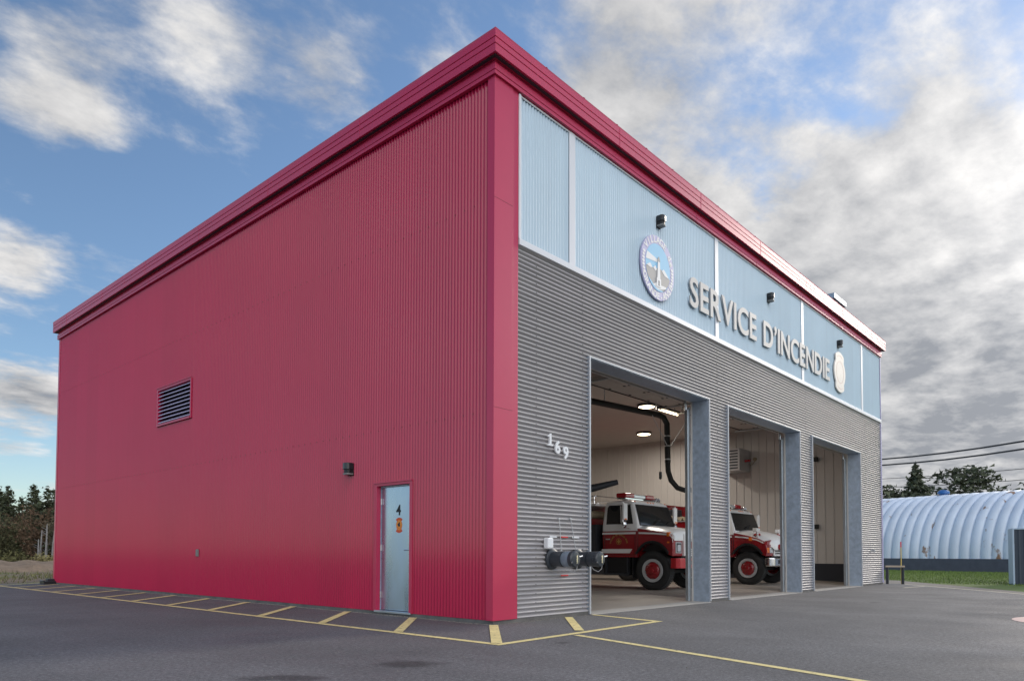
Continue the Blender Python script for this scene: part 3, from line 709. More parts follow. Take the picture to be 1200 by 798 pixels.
# hose intakes, meter box, rods, tap, outlet, downpipe boot, roof unit
def intake(x, label, band):
    t = empty('hose_intake', (x, 0, .925), label, 'hose intake', 'capped hose intakes by the first bay')
    A = lambda p, q, w: (p, -w, q)
    MB().lathe([(.0, 0), (.16, .0), (.16, .03), (.13, .045), (.0, .046)], A, 28).build('wall_flange', 'pipe_dark', t, smooth=True)
    MB().lathe([(.115, .04), (.115, .20), (.122, .205), (.122, .25), (.0, .252)], A, 28).build('pipe', 'pipe_dark', t, smooth=True)
    MB().lathe([(.108, .25), (.118, .27), (.122, .36), (.110, .40), (.0, .402)], A, 28).build('collar', band, t, smooth=True)
    C = MB().lathe([(.114, .39), (.125, .40), (.125, .455), (.105, .475), (.04, .482), (.0, .483)], A, 28).build('cap', 'pipe_dark', t, smooth=True)
    for k in range(2):
        a = R(20 + 180 * k); MB().tube([A(.10 * math.cos(a), .10 * math.sin(a), .47), A(.145 * math.cos(a), .145 * math.sin(a), .50)], .014, 6).build('lug', 'chrome', C)
    MB().box(-.015, .015, -.50, -.475, -.06, .06).build('cap_handle', 'chrome', C)
    mb = MB(); mb.tube([A(-.02, -.12, .30), A(.0, -.17, .34), A(.03, -.20, .40), A(.05, -.155, .45), A(.05, -.11, .46)], .006, 5); mb.build('chain', 'rim_grey', t)
intake(1.33, 'capped hose intake with grey collar, nearer the house number', 'pipe_grey')
intake(1.99, 'all dark capped hose intake beside the first bay opening', 'pipe_dark')
tag(MB().box(1.125, 1.262, -.10, .0, 1.085, 1.255).build('meter_box', 'white_plastic', bevel=.02), 'small white plastic box left of the hose intakes', 'wall box')
def rod(x0, x1, z0, z1, label):
    mb = MB(); mb.tube([(x0, -.018, z0), (x1, -.018, z1)], .007, 6); mb.box(x1 - .02, x1 + .02, -.024, -.0, z1 - .02, z1 + .005); mb.box(x0 - .012, x0 + .012, -.022, -.0, z0, z0 + .03)
    tag(mb.build('marker_rod', 'rim_grey'), label, 'marker rod', 'thin rods above the hose intakes')
rod(1.56, 1.50, 1.04, 1.57, 'thin grey rod on the wall nearer the white box')
rod(1.94, 1.80, 1.06, 1.58, 'thin grey rod on the wall nearer the bay opening')
for x0, x1, m_, lab in ((1.28, 1.45, 'white_plastic', 'white reflective strip beside the small white box'), (1.57, 1.74, 'tape_red', 'red reflective strip between the two thin rods'), (1.86, 2.04, 'white_plastic', 'white reflective strip nearest the bay opening')):
    tag(MB().box(x0, x1, -.012, .001, 1.262, 1.282).build('reflector_strip', m_), lab, 'reflector', 'reflective strips on the grey wall')
tag(MB().box(1.57, 1.75, -.010, .001, .655, .675).build('red_reflector', 'tape_red'), 'short red reflector strip below the hose intakes', 'reflector')
mb = MB(); mb.lathe([(.0, 0), (.045, 0), (.045, .012), (.02, .014), (.02, .07), (.034, .075), (.034, .11), (.0, .112)], lambda p, q, w: (18.43 + p, -w, 1.15 + q), 14); mb.box(18.41, 18.45, -.10, -.07, 1.09, 1.15); mb.box(18.39, 18.47, -.095, -.08, 1.19, 1.2)
tag(mb.build('wall_tap', 'rim_grey', smooth=True), 'small grey tap on the last grey pier', 'tap')
mb = MB(); mb.box(-.035, .0, 9.185, 9.275, .93, 1.09); mb.box(-.042, -.034, 9.195, 9.265, .94, 1.075)
tag(mb.build('outlet_box', 'letter_side', bevel=.004), 'small grey outlet box low on the red wall', 'outlet box')
mb = MB(); mb.box(-.34, .04, 19.2, 19.62, .004, .10); mb.prism([(19.3, .10), (19.58, .10), (19.55, .17), (19.36, .17)], lambda u, v, w: (w, u, v), -.2, .0); mb.box(-.36, -.30, 19.22, 19.60, .10, .125)
tag(mb.build('splash_block', 'black_gloss', bevel=.01), 'dark splash block at the far corner of the red wall', 'splash block')
RU = empty('rooftop_unit', (17.3, .75, 8.24), 'small blue grey ventilation unit on the roof edge', 'rooftop unit')
mb = MB(); mb.box(0, 1.15, 0, .75, .0, 1.30); mb.build('unit_casing', 'hvac_blue', RU, bevel=.01)
MB().box(-.06, 1.21, -.06, .81, 1.30, 1.48).build('unit_hood', 'hvac_blue', RU, bevel=.01)
mb = MB()
for k in range(6): mb.box(.08, 1.07, -.012, .0, .6 + k * .12, .66 + k * .12)
mb.build('unit_grille', 'dark_steel', RU)

# ------------------------------------------------------------------ inside things
def ceiling_lamp(x, y, label, lit=True, first=[]):
    if first:
        t = copy_tree(first[0]); t.location = (x, y, 5.80); t['label'] = label
    else:
        t = empty('ceiling_lamp', (x, y, 5.80), label, 'ceiling lamp', 'round ceiling lamps in the truck hall'); first.append(t)
        MB().lathe([(.0, -.0), (.27, -.0), (.30, -.05), (.28, -.075), (.255, -.08)], lambda p, q, w: (p, q, w), 28).build('lamp_housing', 'dark_steel', t, smooth=True)
        MB().lathe([(.255, -.078), (.23, -.095), (.0, -.105)], lambda p, q, w: (p, q, w), 28).build('diffuser', 'lamp_glow', t, smooth=True)
    l = bpy.data.lights.new('lamp_light', 'AREA'); l.shape = 'DISK'; l.size = .45; l.energy = LAMP_W; l.color = (1, .91, .80)
    lo = bpy.data.objects.new('lamp_light', l); COL.objects.link(lo); lo.location = (x, y, 5.66)
LAMP_W = 60
ceiling_lamp(12.45, 4.99, 'round glowing ceiling lamp nearer the bay doors')
ceiling_lamp(16.95, 7.82, 'round glowing ceiling lamp near the far hall wall')
ceiling_lamp(7.0, 12.6, 'unseen round ceiling lamp added to light the deep hall')  # this lamp and the next are out of view, added to brighten the hall
ceiling_lamp(14.2, 14.6, 'unseen round ceiling lamp added to light the hall back')
tl = empty('tube_light', (12.9, 4.45, 5.55), 'lit tube lamp hanging beside the exhaust hose', 'tube lamp')
mb = MB(); mb.box(-.62, .62, -.09, .09, .03, .10); mb.build('tube_housing', 'dark_steel', tl, bevel=.01)
MB().tube([(-.58, 0, .0), (.58, 0, .0)], .03, 10).build('tube', 'lamp_glow', tl, smooth=True)
mb = MB(); mb.tube([(-.4, 0, .10), (-.4, 0, .25)], .008, 5); mb.tube([(.4, 0, .10), (.4, 0, .25)], .008, 5); mb.build('tube_hanger', 'dark_steel', tl)
# exhaust extraction hose on its rail
EH = empty('exhaust_hose', (11.64, 3.78, 2.9), 'black exhaust extraction hose hanging from its ceiling duct', 'exhaust hose')
off = Vector((11.64, 3.78, 2.9))
def P(*q): return tuple(Vector(q) - off)
mb = MB(); mb.tube([P(6.0, 4.70, 5.17), P(9.0, 4.25, 5.17), P(11.3, 3.88, 5.15), P(11.52, 3.84, 5.10), P(11.64, 3.80, 4.92), P(11.66, 3.79, 3.75)], .088, 12); mb.build('duct', 'black', EH, smooth=True)
mb = MB(); mb.tube([P(11.66, 3.79, 3.75), P(11.68, 3.79, 3.5), P(11.75, 3.73, 3.22), P(11.90, 3.60, 3.0), P(12.1, 3.42, 2.92), P(12.35, 3.2, 2.98), P(12.6, 3.0, 3.2)], .078, 12); mb.build('flexible_hose', 'rubber', EH, smooth=True)
mb = MB()
for z in (4.55, 4.25, 3.85): mb.lathe([(.090, -.02), (.100, -.015), (.100, .015), (.090, .02)], lambda p, q, w, z=z: P(11.655 + p, 3.79 + q, z + w), 14)
mb.build('hose_clamp', 'rim_grey', EH)
mb = MB(); mb.tube([P(10.9, 3.9, 5.15), P(11.62, 3.75, 4.2)], .014, 5); mb.tube([P(12.3, 3.5, 5.05), P(11.70, 3.75, 4.2)], .014, 5)
mb.tube([P(12.3, 3.5, 5.05), P(12.3, 3.5, 5.78)], .014, 5); mb.tube([P(9.0, 4.25, 5.25), P(9.0, 4.25, 5.8)], .014, 5); mb.tube([P(11.2, 3.9, 5.25), P(11.2, 3.9, 5.8)], .014, 5)
mb.build('hose_bracket', 'rim_grey', EH)
mb = MB(); mb.tube([(8.42, 2.16, 4.66), (8.46, 2.19, 3.08)], .006, 5); mb.lathe([(.0, 2.88), (.035, 2.9), (.04, 3.0), (.03, 3.08), (.0, 3.09)], lambda p, q, w: (8.46 + p, 2.19 + q, w), 10)
tag(mb.build('pull_cord', 'black', smooth=True), 'thin pull cord with black handle hanging in the hall', 'pull cord')
mb = MB(); mb.tube([(7.7, 4.5, 2.62), (8.2, 4.0, 2.77), (8.60, 3.56, 2.92)], [.11, .10, .07], 12); mb.tube([(8.05, 4.15, 2.8), (8.05, 4.15, 5.8)], .006, 4)
tag(mb.build('hanging_nozzle', 'dark_steel', smooth=True), 'black tapered tube hanging level behind the first truck cab', 'tube')
HT = empty('unit_heater', (18.95, 5.1, 4.2), 'boxy pale heater under the ceiling on the hall wall', 'heater')
mb = MB(); mb.box(-.42, .50, -.5, .5, .0, .86); mb.build('heater_casing', 'rim_grey', HT, bevel=.02)
mb = MB()
for k in range(7): mb.box(-.43, -.415, -.42, .42, .08 + k * .11, .13 + k * .11)
mb.build('heater_louvre', 'dark_steel', HT)
mb = MB(); mb.tube([(.05, -.5, .40), (.05, -.7, .40)], .05, 8); mb.build('heater_flue', 'lens_red', HT)
mb = MB(); mb.lathe([(.0, 0), (.07, 0), (.07, .05), (.0, .06)], lambda p, q, w: (19.47 - w, 4.40 + p, 4.70 + q), 14); mb.tube([(19.46, 4.40, 4.63), (19.45, 4.5, 4.50), (19.45, 4.75, 4.46), (19.45, 4.9, 4.5)], .012, 5)
tag(mb.build('wall_sensor', 'hose_tan', smooth=True), 'small round pale sensor on the hall wall beside the heater', 'sensor')
for z, lab in ((4.49, 'small black box high on the wall seen through the third bay'), (2.03, 'small black box at head height seen through the third bay')):
    mb = MB(); mb.box(19.35, 19.468, 2.02, 2.18, z - .08, z + .08); mb.box(19.34, 19.36, 2.06, 2.14, z - .04, z + .04)
    tag(mb.build('control_box', 'black', bevel=.005), lab, 'control box', 'control boxes on the hall wall')

# ------------------------------------------------------------------ fire trucks
def rrect(hw, yf, yr, z, r=.09, n=4):
    pts = []
    for (cx, cy, a0) in ((hw - r, yr - r, 0), (-hw + r, yr - r, 90), (-hw + r, yf + r, 180), (hw - r, yf + r, 270)):
        for k in range(n + 1): a = R(a0 + 90 * k / n); pts.append((cx + r * math.cos(a), cy + r * math.sin(a), z))
    return pts
YZ = lambda u, v, w: (w, u, v)
XZ = lambda u, v, w: (u, w, v)
def wheel(t, x, y, s, rad=.50, front=True, tw=.27):
    """s = -1 or 1, the outer side"""
    A = lambda p, q, w: (x + s * w, y + p, rad + q)
    W = MB().lathe([(.29, -tw), (rad - .05, -tw), (rad - .008, -tw + .04), (rad, -tw + .08), (rad, -.06), (rad - .008, -.025), (rad - .05, 0), (rad - .12, .004), (.31, -.012), (.29, -.03), (.29, -tw)], A, 40).build('wheel', 'rubber', t, smooth=True)
    mb = MB()
    for k in range(56):
        a0 = 2 * math.pi * k / 56; a1 = a0 + .06
        rr = rad + .006
        for w0, w1 in ((-.075, -.01), (-.20, -.10), (-.26, -.215)):
            mb.add([A(r_ * math.cos(a), r_ * math.sin(a), w) for w in (w0, w1) for (r_, a) in ((rad - .01, a0), (rr, a0), (rr, a1), (rad - .01, a1))], [(0, 1, 2, 3), (4, 7, 6, 5), (1, 5, 6, 2), (0, 4, 5, 1), (3, 2, 6, 7)])
    mb.build('tread', 'rubber', W)
    if front:
        MB().lathe([(.298, -.02), (.298, .012), (.285, .016), (.225, .002), (.21, -.05), (.298, -.05)], A, 36).build('rim', 'rim_grey', W, smooth=True)
        H = MB(); H.lathe([(.215, -.05), (.205, -.01), (.16, .015), (.12, .03), (.0, .03)], A, 32)
        for k in range(5):
            a = R(72 * k + 18); c, s_ = math.cos(a), math.sin(a)
            H.add([A(r_ * c - h * s_, r_ * s_ + h * c, w) for r_, h, w in ((.05, -.05, .035), (.22, -.075, -.012), (.22, .075, -.012), (.05, .05, .035), (.05, -.05, .0), (.22, -.075, -.045), (.22, .075, -.045), (.05, .05, .0))],
                  [(0, 1, 2, 3), (0, 4, 5, 1), (1, 5, 6, 2), (2, 6, 7, 3), (3, 7, 4, 0)])
        H.build('hub', 'truck_red', W, smooth=True)
        m = MB(); m.lathe([(.075, .03), (.075, .075), (.055, .085), (.0, .085)], A, 18)
        for k in range(10):
            a = R(36 * k); m.tube([A(.135 * math.cos(a), .135 * math.sin(a), .015), A(.135 * math.cos(a), .135 * math.sin(a), .05)], .012, 6)
        m.build('lug_nut', 'truck_red', W, smooth=True)
    else:
        MB().lathe([(.298, -.02), (.29, .01), (.2, -.10), (.12, -.16), (.0, -.16)], A, 30).build('rim', 'rim_grey', W, smooth=True)
def fire_truck(loc, label, new):
    t = empty('fire_truck', loc, label, 'fire truck', 'fire trucks parked in the hall')
    red = 'truck_red'
    mb = MB(); mb.box(-.42, -.30, -.64, 7.2, .52, .76); mb.box(.30, .42, -.64, 7.2, .52, .76); mb.box(-.95, .95, -.08, .08, .42, .56); mb.box(-.6, .6, -.30, .55, .62, 1.05)
    mb.box(-.92, -.45, .72, 1.55, .42, .82); mb.box(.45, .92, .72, 1.55, .42, .82); mb.build('chassis', 'black', t)
    # cab
    rl = [(.84, .46, 1.56, .985), (.95, .43, 1.58, 1.0), (1.53, .41, 1.58, 1.0)]
    mb = MB(); mb.loft([rrect(hw, yf, yr, z) for z, yf, yr, hw in rl]); CL = mb.build('cab', red, t, smooth=True)
    ru = [(1.531, .41, 1.58, 1.0), (1.66, .41, 1.58, .992), (2.22, .60, 1.55, .915), (2.31, .645, 1.53, .885), (2.36, .74, 1.46, .80), (2.375, .95, 1.3, .6)]
    mb = MB(); mb.loft([rrect(hw, yf, yr, z) for z, yf, yr, hw in ru]); CU = mb.build('cab_upper', 'white_paint', t, smooth=True)
    def hw_at(z): return .992 + (z - 1.66) * (.915 - .992) / .56
    def yf_at(z): return .41 + (z - 1.66) * .19 / .56
    # windscreen: gasket, glass
    def screen(g, e):
        zb, zt = 1.69 - g, 2.215 + g; mb = MB(); pts = []
        for z in (zb, zt):
            for i in range(9):
                u = (-1 + 2 * i / 8) * (hw_at(z) - .085 + g); bow = .05 * (1 - (u / .9) ** 2)
                pts.append((u, yf_at(z) - e - bow * .5, z))
        vs = pts + [(x, y + .05 + e, z) for x, y, z in pts]
        fs = [(i, i + 1, i + 10, i + 9) for i in range(8)] + [(18 + i, 18 + i + 9, 18 + i + 10, 18 + i + 1) for i in range(8)] + [(i, 18 + i, 19 + i, i + 1) for i in range(8)] + [(9 + i, 10 + i, 28 + i, 27 + i) for i in range(8)] + [(0, 9, 27, 18), (8, 26, 35, 17)]
        return mb.add(vs, fs)
    WS = screen(.0, .016).build('windscreen', 'glass', t, smooth=True); screen(.022, .010).build('gasket', 'black', WS, smooth=True)
    mb = MB(); mb.tube([(-.5, .385, 1.66), (-.15, .375, 1.80), (.02, .372, 1.86)], .008, 5); mb.tube([(.25, .385, 1.66), (.55, .385, 1.80), (.70, .39, 1.85)], .008, 5); mb.tube([(-.30, .37, 1.70), (.03, .355, 1.845)], .012, 5); mb.build('wiper', 'black', WS)
    for s in (-1, 1):
        X = lambda z, e: s * (hw_at(z) + e)
        def side(poly, e, e0): return MB().add([(X(z, e), y, z) for y, z in poly] + [(X(z, e0), y, z) for y, z in poly], [tuple(range(len(poly))), tuple(range(len(poly), 2 * len(poly)))[::-1]] + [(k, (k + 1) % len(poly), (k + 1) % len(poly) + len(poly), k + len(poly)) for k in range(len(poly))])
        W = side([(.61, 1.74), (.73, 2.20), (1.36, 2.20), (1.40, 2.16), (1.40, 1.74)], .008, -.02).build('door_window', 'glass', t)
        side([(.585, 1.715), (.71, 2.225), (1.37, 2.225), (1.425, 2.17), (1.425, 1.715)], .004, -.02).build('window_gasket', 'black', W)
        side([(.93, 1.74), (.985, 2.20), (1.015, 2.20), (.96, 1.74)], .018, -.01).build('vent_bar', 'white_paint', W)
        # door seams and handle
        mb = MB()
        for (a, b) in (((1.47, .90), (1.47, 1.53)), ((.52, .90), (.52, 1.53))): mb.box(min(s * 1.0, s * 1.004), max(s * 1.0, s * 1.004), a[0] - .006, a[0] + .006, a[1], b[1])
        mb.box(min(s * 1.0, s * 1.004), max(s * 1.0, s * 1.004), .526, 1.464, .895, .903)
        D = mb.build('door_seam', 'black', t)
        mb = MB(); mb.box(min(s * 1.0, s * 1.035), max(s * 1.0, s * 1.035), 1.28, 1.42, 1.30, 1.335); mb.build('door_handle', 'chrome', t, bevel=.006)
        # bands
        mb = MB(); mb.box(min(s * 1.0, s * 1.006), max(s * 1.0, s * 1.006), .50, 1.55, 1.445, 1.495); mb.build('pinstripe', 'white_paint', t)
        mb = MB(); mb.prism([(.68, .945), (1.56, .945), (1.56, 1.055), (.60, 1.055)], YZ, s * 1.0, s * 1.006); mb.build('white_band', 'white_paint', t)
        mb = MB()
        G = lambda u, v, w: (s * (1.002 + w), 1.02 - s * -u if s > 0 else 1.02 - u, 1.165 + v)
        arc_text(mb, 'VILLAGE DE GRANDE-ANSE', .245, 90, 7.4, .062, G, .002, ext=.001, bold=.0015)
        ribbon(mb, 0, .09, .075, .085, 0, 359, G, .001, .004); mb.prism([(.045 * math.cos(q) * (1 + .25 * math.cos(4 * q)), .09 + .05 * math.sin(q) * (1 + .25 * math.cos(4 * q))) for q in [2 * math.pi * k / 32 for k in range(32)]], G, .001, .004)
        mb.build('gold_lettering', 'gold', t)
        # mirror
        M_ = MB(); M_.box(min(s * 1.22, s * 1.40), max(s * 1.22, s * 1.40), .60, .66, 1.80, 2.24); MM = M_.build('mirror', 'white_paint', t, bevel=.015)
        m = MB(); m.lathe([(.0, .0), (.06, .01), (.095, .04), (.10, .07), (.0, .075)], lambda p, q, w: (s * 1.31 + p, .58 + w, 1.69 + q), 18); m.build('convex_mirror', 'chrome', MM, smooth=True)
        m = MB(); m.box(min(s * 1.27, s * 1.38), max(s * 1.27, s * 1.38), .59, .60, 1.805, 1.84); m.build('mirror_marker', 'lens_amber', MM)
        m = MB(); m.tube([(s * .95, .66, 2.22), (s * 1.36, .65, 2.27), (s * 1.38, .65, 1.62), (s * 1.0, .66, 1.58)], .012, 6); m.build('mirror_arm', 'chrome', MM, smooth=True)
        # hood side and fender with wheel arch
        f = 1.012
        arch = [(.56 * math.cos(R(a)), .50 + .70 * math.sin(R(a))) for a in range(-0, 181, 12)]
        arch = [(y, max(z, .86)) for y, z in arch]
        front = [(-.57, .87), (-.585, 1.05), (-.58, 1.30), (-.55, 1.40), (-.45, 1.455), (.40, 1.585)] if not new else [(-.57, .87), (-.61, 1.0), (-.58, 1.20), (-.48, 1.32), (-.28, 1.42), (.05, 1.51), (.40, 1.585)]
        poly = front + [(.44, 1.585), (.44, .87)] + [(y, z) for y, z in arch if z > .861]
        # outer sheet, bowed in towards the front
        def bow(y): return f
        k = len(poly); mb = MB()
        vs = [(s * bow(y), y, z) for y, z in poly] + [(s * (bow(y) - .16), y, z) for y, z in poly]
        mb.add(vs, [tuple(range(k)), tuple(range(k, 2 * k))[::-1]] + [(i, (i + 1) % k, (i + 1) % k + k, i + k) for i in range(k)])
        F = mb.build('fender', red, t, bevel=.018)
        mb = MB(); A0 = [(y, z) for y, z in arch if z > .861]; A1 = [(y * 1.08, .50 + (z - .5) * 1.10) for y, z in A0]
        mb.prism(A0 + A1[::-1], YZ, s * (f - .08), s * (f + .035)); mb.build('arch_flare', 'black', F)
        mb = MB(); ln = [(-.585, 1.22), (-.57, 1.31), (-.52, 1.375), (-.40, 1.40), (.0, 1.432), (.40, 1.448)] if not new else [(-.50, 1.25), (-.30, 1.345), (.05, 1.42), (.40, 1.448)]
        mb.add([(s * (bow(y) + e), y, z + h) for y, z in ln for e, h in ((.006, 0), (.006, .042), (-.02, .042), (-.02, 0))], [tuple(i * 4 + q for q in (0, 1, 5, 4)) if 0 else (i * 4 + j, i * 4 + (j + 1) % 4, i * 4 + 4 + (j + 1) % 4, i * 4 + 4 + j) for i in range(len(ln) - 1) for j in range(4)])
        mb.build('hood_pinstripe', 'white_paint', F)
        # front face of fender with lamps
        mb = MB(); mb.prism([(s * .50, .87), (s * .955, .87), (s * .955, 1.20), (s * .90, 1.33), (s * .50, 1.38)], XZ, -.585, -.50); FF = mb.build('fender_front', red, t, bevel=.02)
        mb = MB(); mb.box(min(s * .58, s * .88), max(s * .58, s * .88), -.605, -.584, .945, 1.225); mb.build('lamp_bezel', 'rim_grey' if not new else red, FF, bevel=.008)
        if not new:
            mb = MB(); mb.box(min(s * .61, s * .85), max(s * .61, s * .85), -.609, -.603, .97, 1.20); mb.build('lamp_recess', 'black', FF)
            mb = MB(); mb.prism([(s * .73 + .085 * q[0], 1.075 + .085 * q[1]) for q in ((-.8, -1), (.8, -1), (1, -.8), (1, .8), (.8, 1), (-.8, 1), (-1, .8), (-1, -.8))], XZ, -.615, -.608); mb.build('headlight', 'lens_clear', FF)
            mb = MB(); mb.box(min(s * .93, s * 1.035), max(s * .93, s * 1.035), -.50, -.42, 1.37, 1.48); mb.build('turn_signal', 'lens_amber', t, bevel=.01)
            mb = MB(); mb.box(min(s * 1.03, s * 1.04), max(s * 1.03, s * 1.04), -.50, -.44, 1.20, 1.24); mb.build('side_marker', 'lens_amber', t)
        else:
            mb = MB(); mb.box(min(s * .56, s * .80), max(s * .56, s * .80), -.615, -.604, .97, 1.13); mb.build('headlight', 'lens_clear', FF)
            mb = MB(); mb.box(min(s * .82, s * .99), max(s * .82, s * .99), -.612, -.50, .97, 1.13); mb.build('turn_signal', 'lens_amber', t, bevel=.01)
            mb = MB(); mb.lathe([(.0, -.05), (.05, -.04), (.06, .0), (.05, .06), (.0, .07)], lambda p, q, w: (s * (1.02) + p * .5, -.10 + q, 1.38 + w), 12); mb.build('side_marker', 'lens_amber', t, smooth=True)
            mb = MB(); mb.lathe([(.0, .07), (.05, .05), (.075, .0)], lambda p, q, w: (s * .80 + p * 1.6, -.22 + q * 1.6, 1.515 + w), 14); mb.build('warning_lamp', 'lens_red', t, smooth=True)
            mb = MB(); mb.tube([(s * .86, -.26, 1.45), (s * .87, -.25, 1.62)], [.05, .03], 8); mb.box(min(s * .74, s * 1.0), max(s * .74, s * 1.0), -.29, -.16, 1.62, 1.73); mb.build('hood_mirror', 'white_paint', t, bevel=.015)
        # mud flap and step
        mb = MB(); mb.box(min(s * .62, s * 1.0), max(s * .62, s * 1.0), .585, .605, .30, .84); mb.build('mud_flap', 'black', t)
        wheel(t, s * 1.01, 0, s)
        wheel(t, s * 1.06, 4.3, s, front=False)
        mb = MB(); mb.box(min(s * .55, s * .99), max(s * .55, s * .99), .72, 1.52, .36, .41); mb.box(min(s * .9, s * .97), max(s * .9, s * .97), .76, .80, .41, .86); mb.box(min(s * .9, s * .97), max(s * .9, s * .97), 1.44, 1.48, .41, .86); mb.build('step', 'dark_steel', t)
    # hood top, white, dropping to the nose
    mb = MB(); rings = []
    secs = [(.44, 1.0, 1.585, 1.69), (.10, 1.0, 1.545, 1.655), (-.25, .998, 1.495, 1.605), (-.48, .99, 1.455, 1.56), (-.57, .975, 1.43, 1.525), (-.605, .95, 1.38, 1.475)] if not new else \
           [(.44, 1.0, 1.575, 1.70), (.10, .98, 1.52, 1.68), (-.25, .92, 1.42, 1.61), (-.48, .82, 1.32, 1.54), (-.63, .68, 1.26, 1.46), (-.69, .60, 1.18, 1.38)]
    for (y, hw, ze, zt) in secs:
        ex = 2.6 if new else 5.5
        pts = [(-hw, y, ze - .12), (-hw, y, ze)] + [(hw * u, y, ze + (zt - ze) * (1 - abs(u) ** ex)) for u in (-.93, -.8, -.55, -.25, 0, .25, .55, .8, .93)] + [(hw, y, ze), (hw, y, ze - .12)]
        rings.append(pts)
    mb.loft(rings); mb.build('hood', 'white_paint', t, smooth=True)
    # wheel well block, grille, bumper
    mb = MB(); mb.box(-.86, .86, -.50, .42, 1.0, 1.25); mb.box(-.5, .5, -.55, .4, .70, 1.0); mb.build('engine_bay', 'black', t)
    mb = MB(); mb.box(-.50, .50, -.64, -.45, .87, 1.44 if not new else 1.38); G_ = mb.build('grille', 'white_paint', t, bevel=.02)
    mb = MB()
    if not new:
        for i in range(2):
            for k in range(9): mb.box(-.44 + i * .48, -.04 + i * .48, -.644, -.639, .92 + k * .046, .936 + k * .046)
    else:
        for i in range(9):
            for k in range(6): mb.box(-.45 + i * .101, -.375 + i * .101, -.644, -.639, .93 + k * .072, .98 + k * .072)
    mb.build('grille_slot', 'black', G_)
    mb = MB(); mb.lathe([(.05, 0), (.085, .02), (.09, .07), (.06, .13), (.0, .15)], lambda p, q, w: (-.27 + p, -.644 - w, 1.15 + q), 18); mb.build('siren_lamp', 'lens_red', G_, smooth=True)
    if not new:
        mb = MB(); mb.prism([(-1.02, -.53), (-1.03, -.68), (-.95, -.77), (.95, -.77), (1.03, -.68), (1.02, -.53), (.96, -.53), (.96, -.66), (-.96, -.66), (-.96, -.53)], lambda u, v, w: (u, v, w), .565, .82); B = mb.build('bumper', 'bumper_red', t, bevel=.012)
        mb = MB()
        for x in (-.62, -.40, .40, .62): mb.box(x - .02, x + .02, -.776, -.769, .66, .76)
        mb.lathe([(.05, 0), (.05, .008), (.0, .009)], lambda p, q, w: (-.47 + p, -.769 - w, .71 + q), 14); mb.build('bumper_slot', 'black', B)
    else:
        mb = MB(); mb.prism([(-1.0, -.53), (-1.02, -.66), (-.90, -.80), (.90, -.80), (1.02, -.66), (1.0, -.53), (.94, -.53), (.94, -.64), (-.94, -.64), (-.94, -.53)], lambda u, v, w: (u, v, w), .56, .82); B = mb.build('bumper', 'chrome', t, bevel=.03)
        mb = MB(); mb.box(-.62, -.45, -.808, -.80, .64, .76); mb.box(.45, .62, -.808, -.80, .64, .76); mb.build('bumper_slot', 'black', B)
    # roof lamps and light bar
    for x in (-.78, -.14, 0, .14, .78):
        mb = MB(); mb.lathe([(.0, .03), (.035, .02), (.045, .0)], lambda p, q, w, x=x: (x + p * 1.2, .665 - w, 2.30 + q * .7), 10); mb.build('clearance_lamp', 'lens_amber', t)
    LB = MB().box(-.72, .72, .98, 1.26, 2.40, 2.445).build('light_bar', 'chrome', t, bevel=.01)
    mb = MB(); mb.box(-.74, -.30, .96, 1.28, 2.446, 2.57); mb.box(.30, .74, .96, 1.28, 2.446, 2.57); mb.build('red_lens', 'lens_red', LB, bevel=.03)
    mb = MB(); mb.box(-.295, .295, .97, 1.27, 2.446, 2.555); mb.build('clear_lens', 'lens_clear', LB, bevel=.03)
    mb = MB(); mb.box(-.55, -.50, 1.02, 1.2, 2.36, 2.40); mb.box(.50, .55, 1.02, 1.2, 2.36, 2.40); mb.build('bar_foot', 'chrome', LB)
    for x in (.55, .68):
        mb = MB(); mb.lathe([(.065, -.08), (.05, -.05), (.03, .05), (.02, .2), (.0, .2)], lambda p, q, w, x=x: (x + p, .86 + w, 2.43 + q), 12); mb.box(x - .01, x + .01, .9, .92, 2.36, 2.42); mb.build('horn', 'chrome', t, smooth=True)
    mb = MB(); mb.tube([(.92, 1.62, .6), (.92, 1.62, 2.45)], .05, 10); mb.tube([(.80, 1.66, 1.2), (.80, 1.66, 2.42)], .03, 8); mb.build('exhaust_stack', 'chrome', t, smooth=True)
    # body
    if not new:
        mb = MB(); mb.box(-1.08, 1.08, 2.0, 7.2, .72, 1.90); mb.box(-1.08, 1.08, 2.9, 7.2, 1.90, 2.28); BO = mb.build('body', red, t, bevel=.01)
        mb = MB(); mb.box(-1.06, 1.06, 1.72, 1.98, .60, 1.72); mb.build('pump_panel', 'dark_steel', t)
        mb = MB(); mb.box(-1.1, 1.1, 1.70, 2.95, 2.23, 2.29); mb.box(-1.1, 1.1, 2.95, 7.22, 2.282, 2.31); mb.build('body_cap', 'white_paint', BO)
        mb = MB(); mb.tube([(-1.0, 2.0 + .0, 2.0), (-.6, 2.1, 2.02), (0, 2.0, 2.0), (.8, 2.1, 2.03)], .11, 10); mb.box(-1.0, 1.0, 2.25, 2.8, 1.90, 2.05); mb.build('folded_hose', 'hose_tan', BO, smooth=True)
        mb = MB()
        for s in (-1, 1):
            mb.tube([(s * 1.02, 1.75, 2.50), (s * 1.02, 7.1, 2.50)], .018, 6); mb.tube([(s * 1.02, 1.75, 2.40), (s * 1.02, 7.1, 2.40)], .018, 6)
            for y in (1.8, 3.1, 4.4, 5.7, 7.0): mb.tube([(s * 1.02, y, 2.28), (s * 1.02, y, 2.51)], .018, 6)
        mb.tube([(-1.02, 1.75, 2.5), (1.02, 1.75, 2.5)], .018, 6); mb.build('hand_rail', 'chrome', t)
        mb = MB()
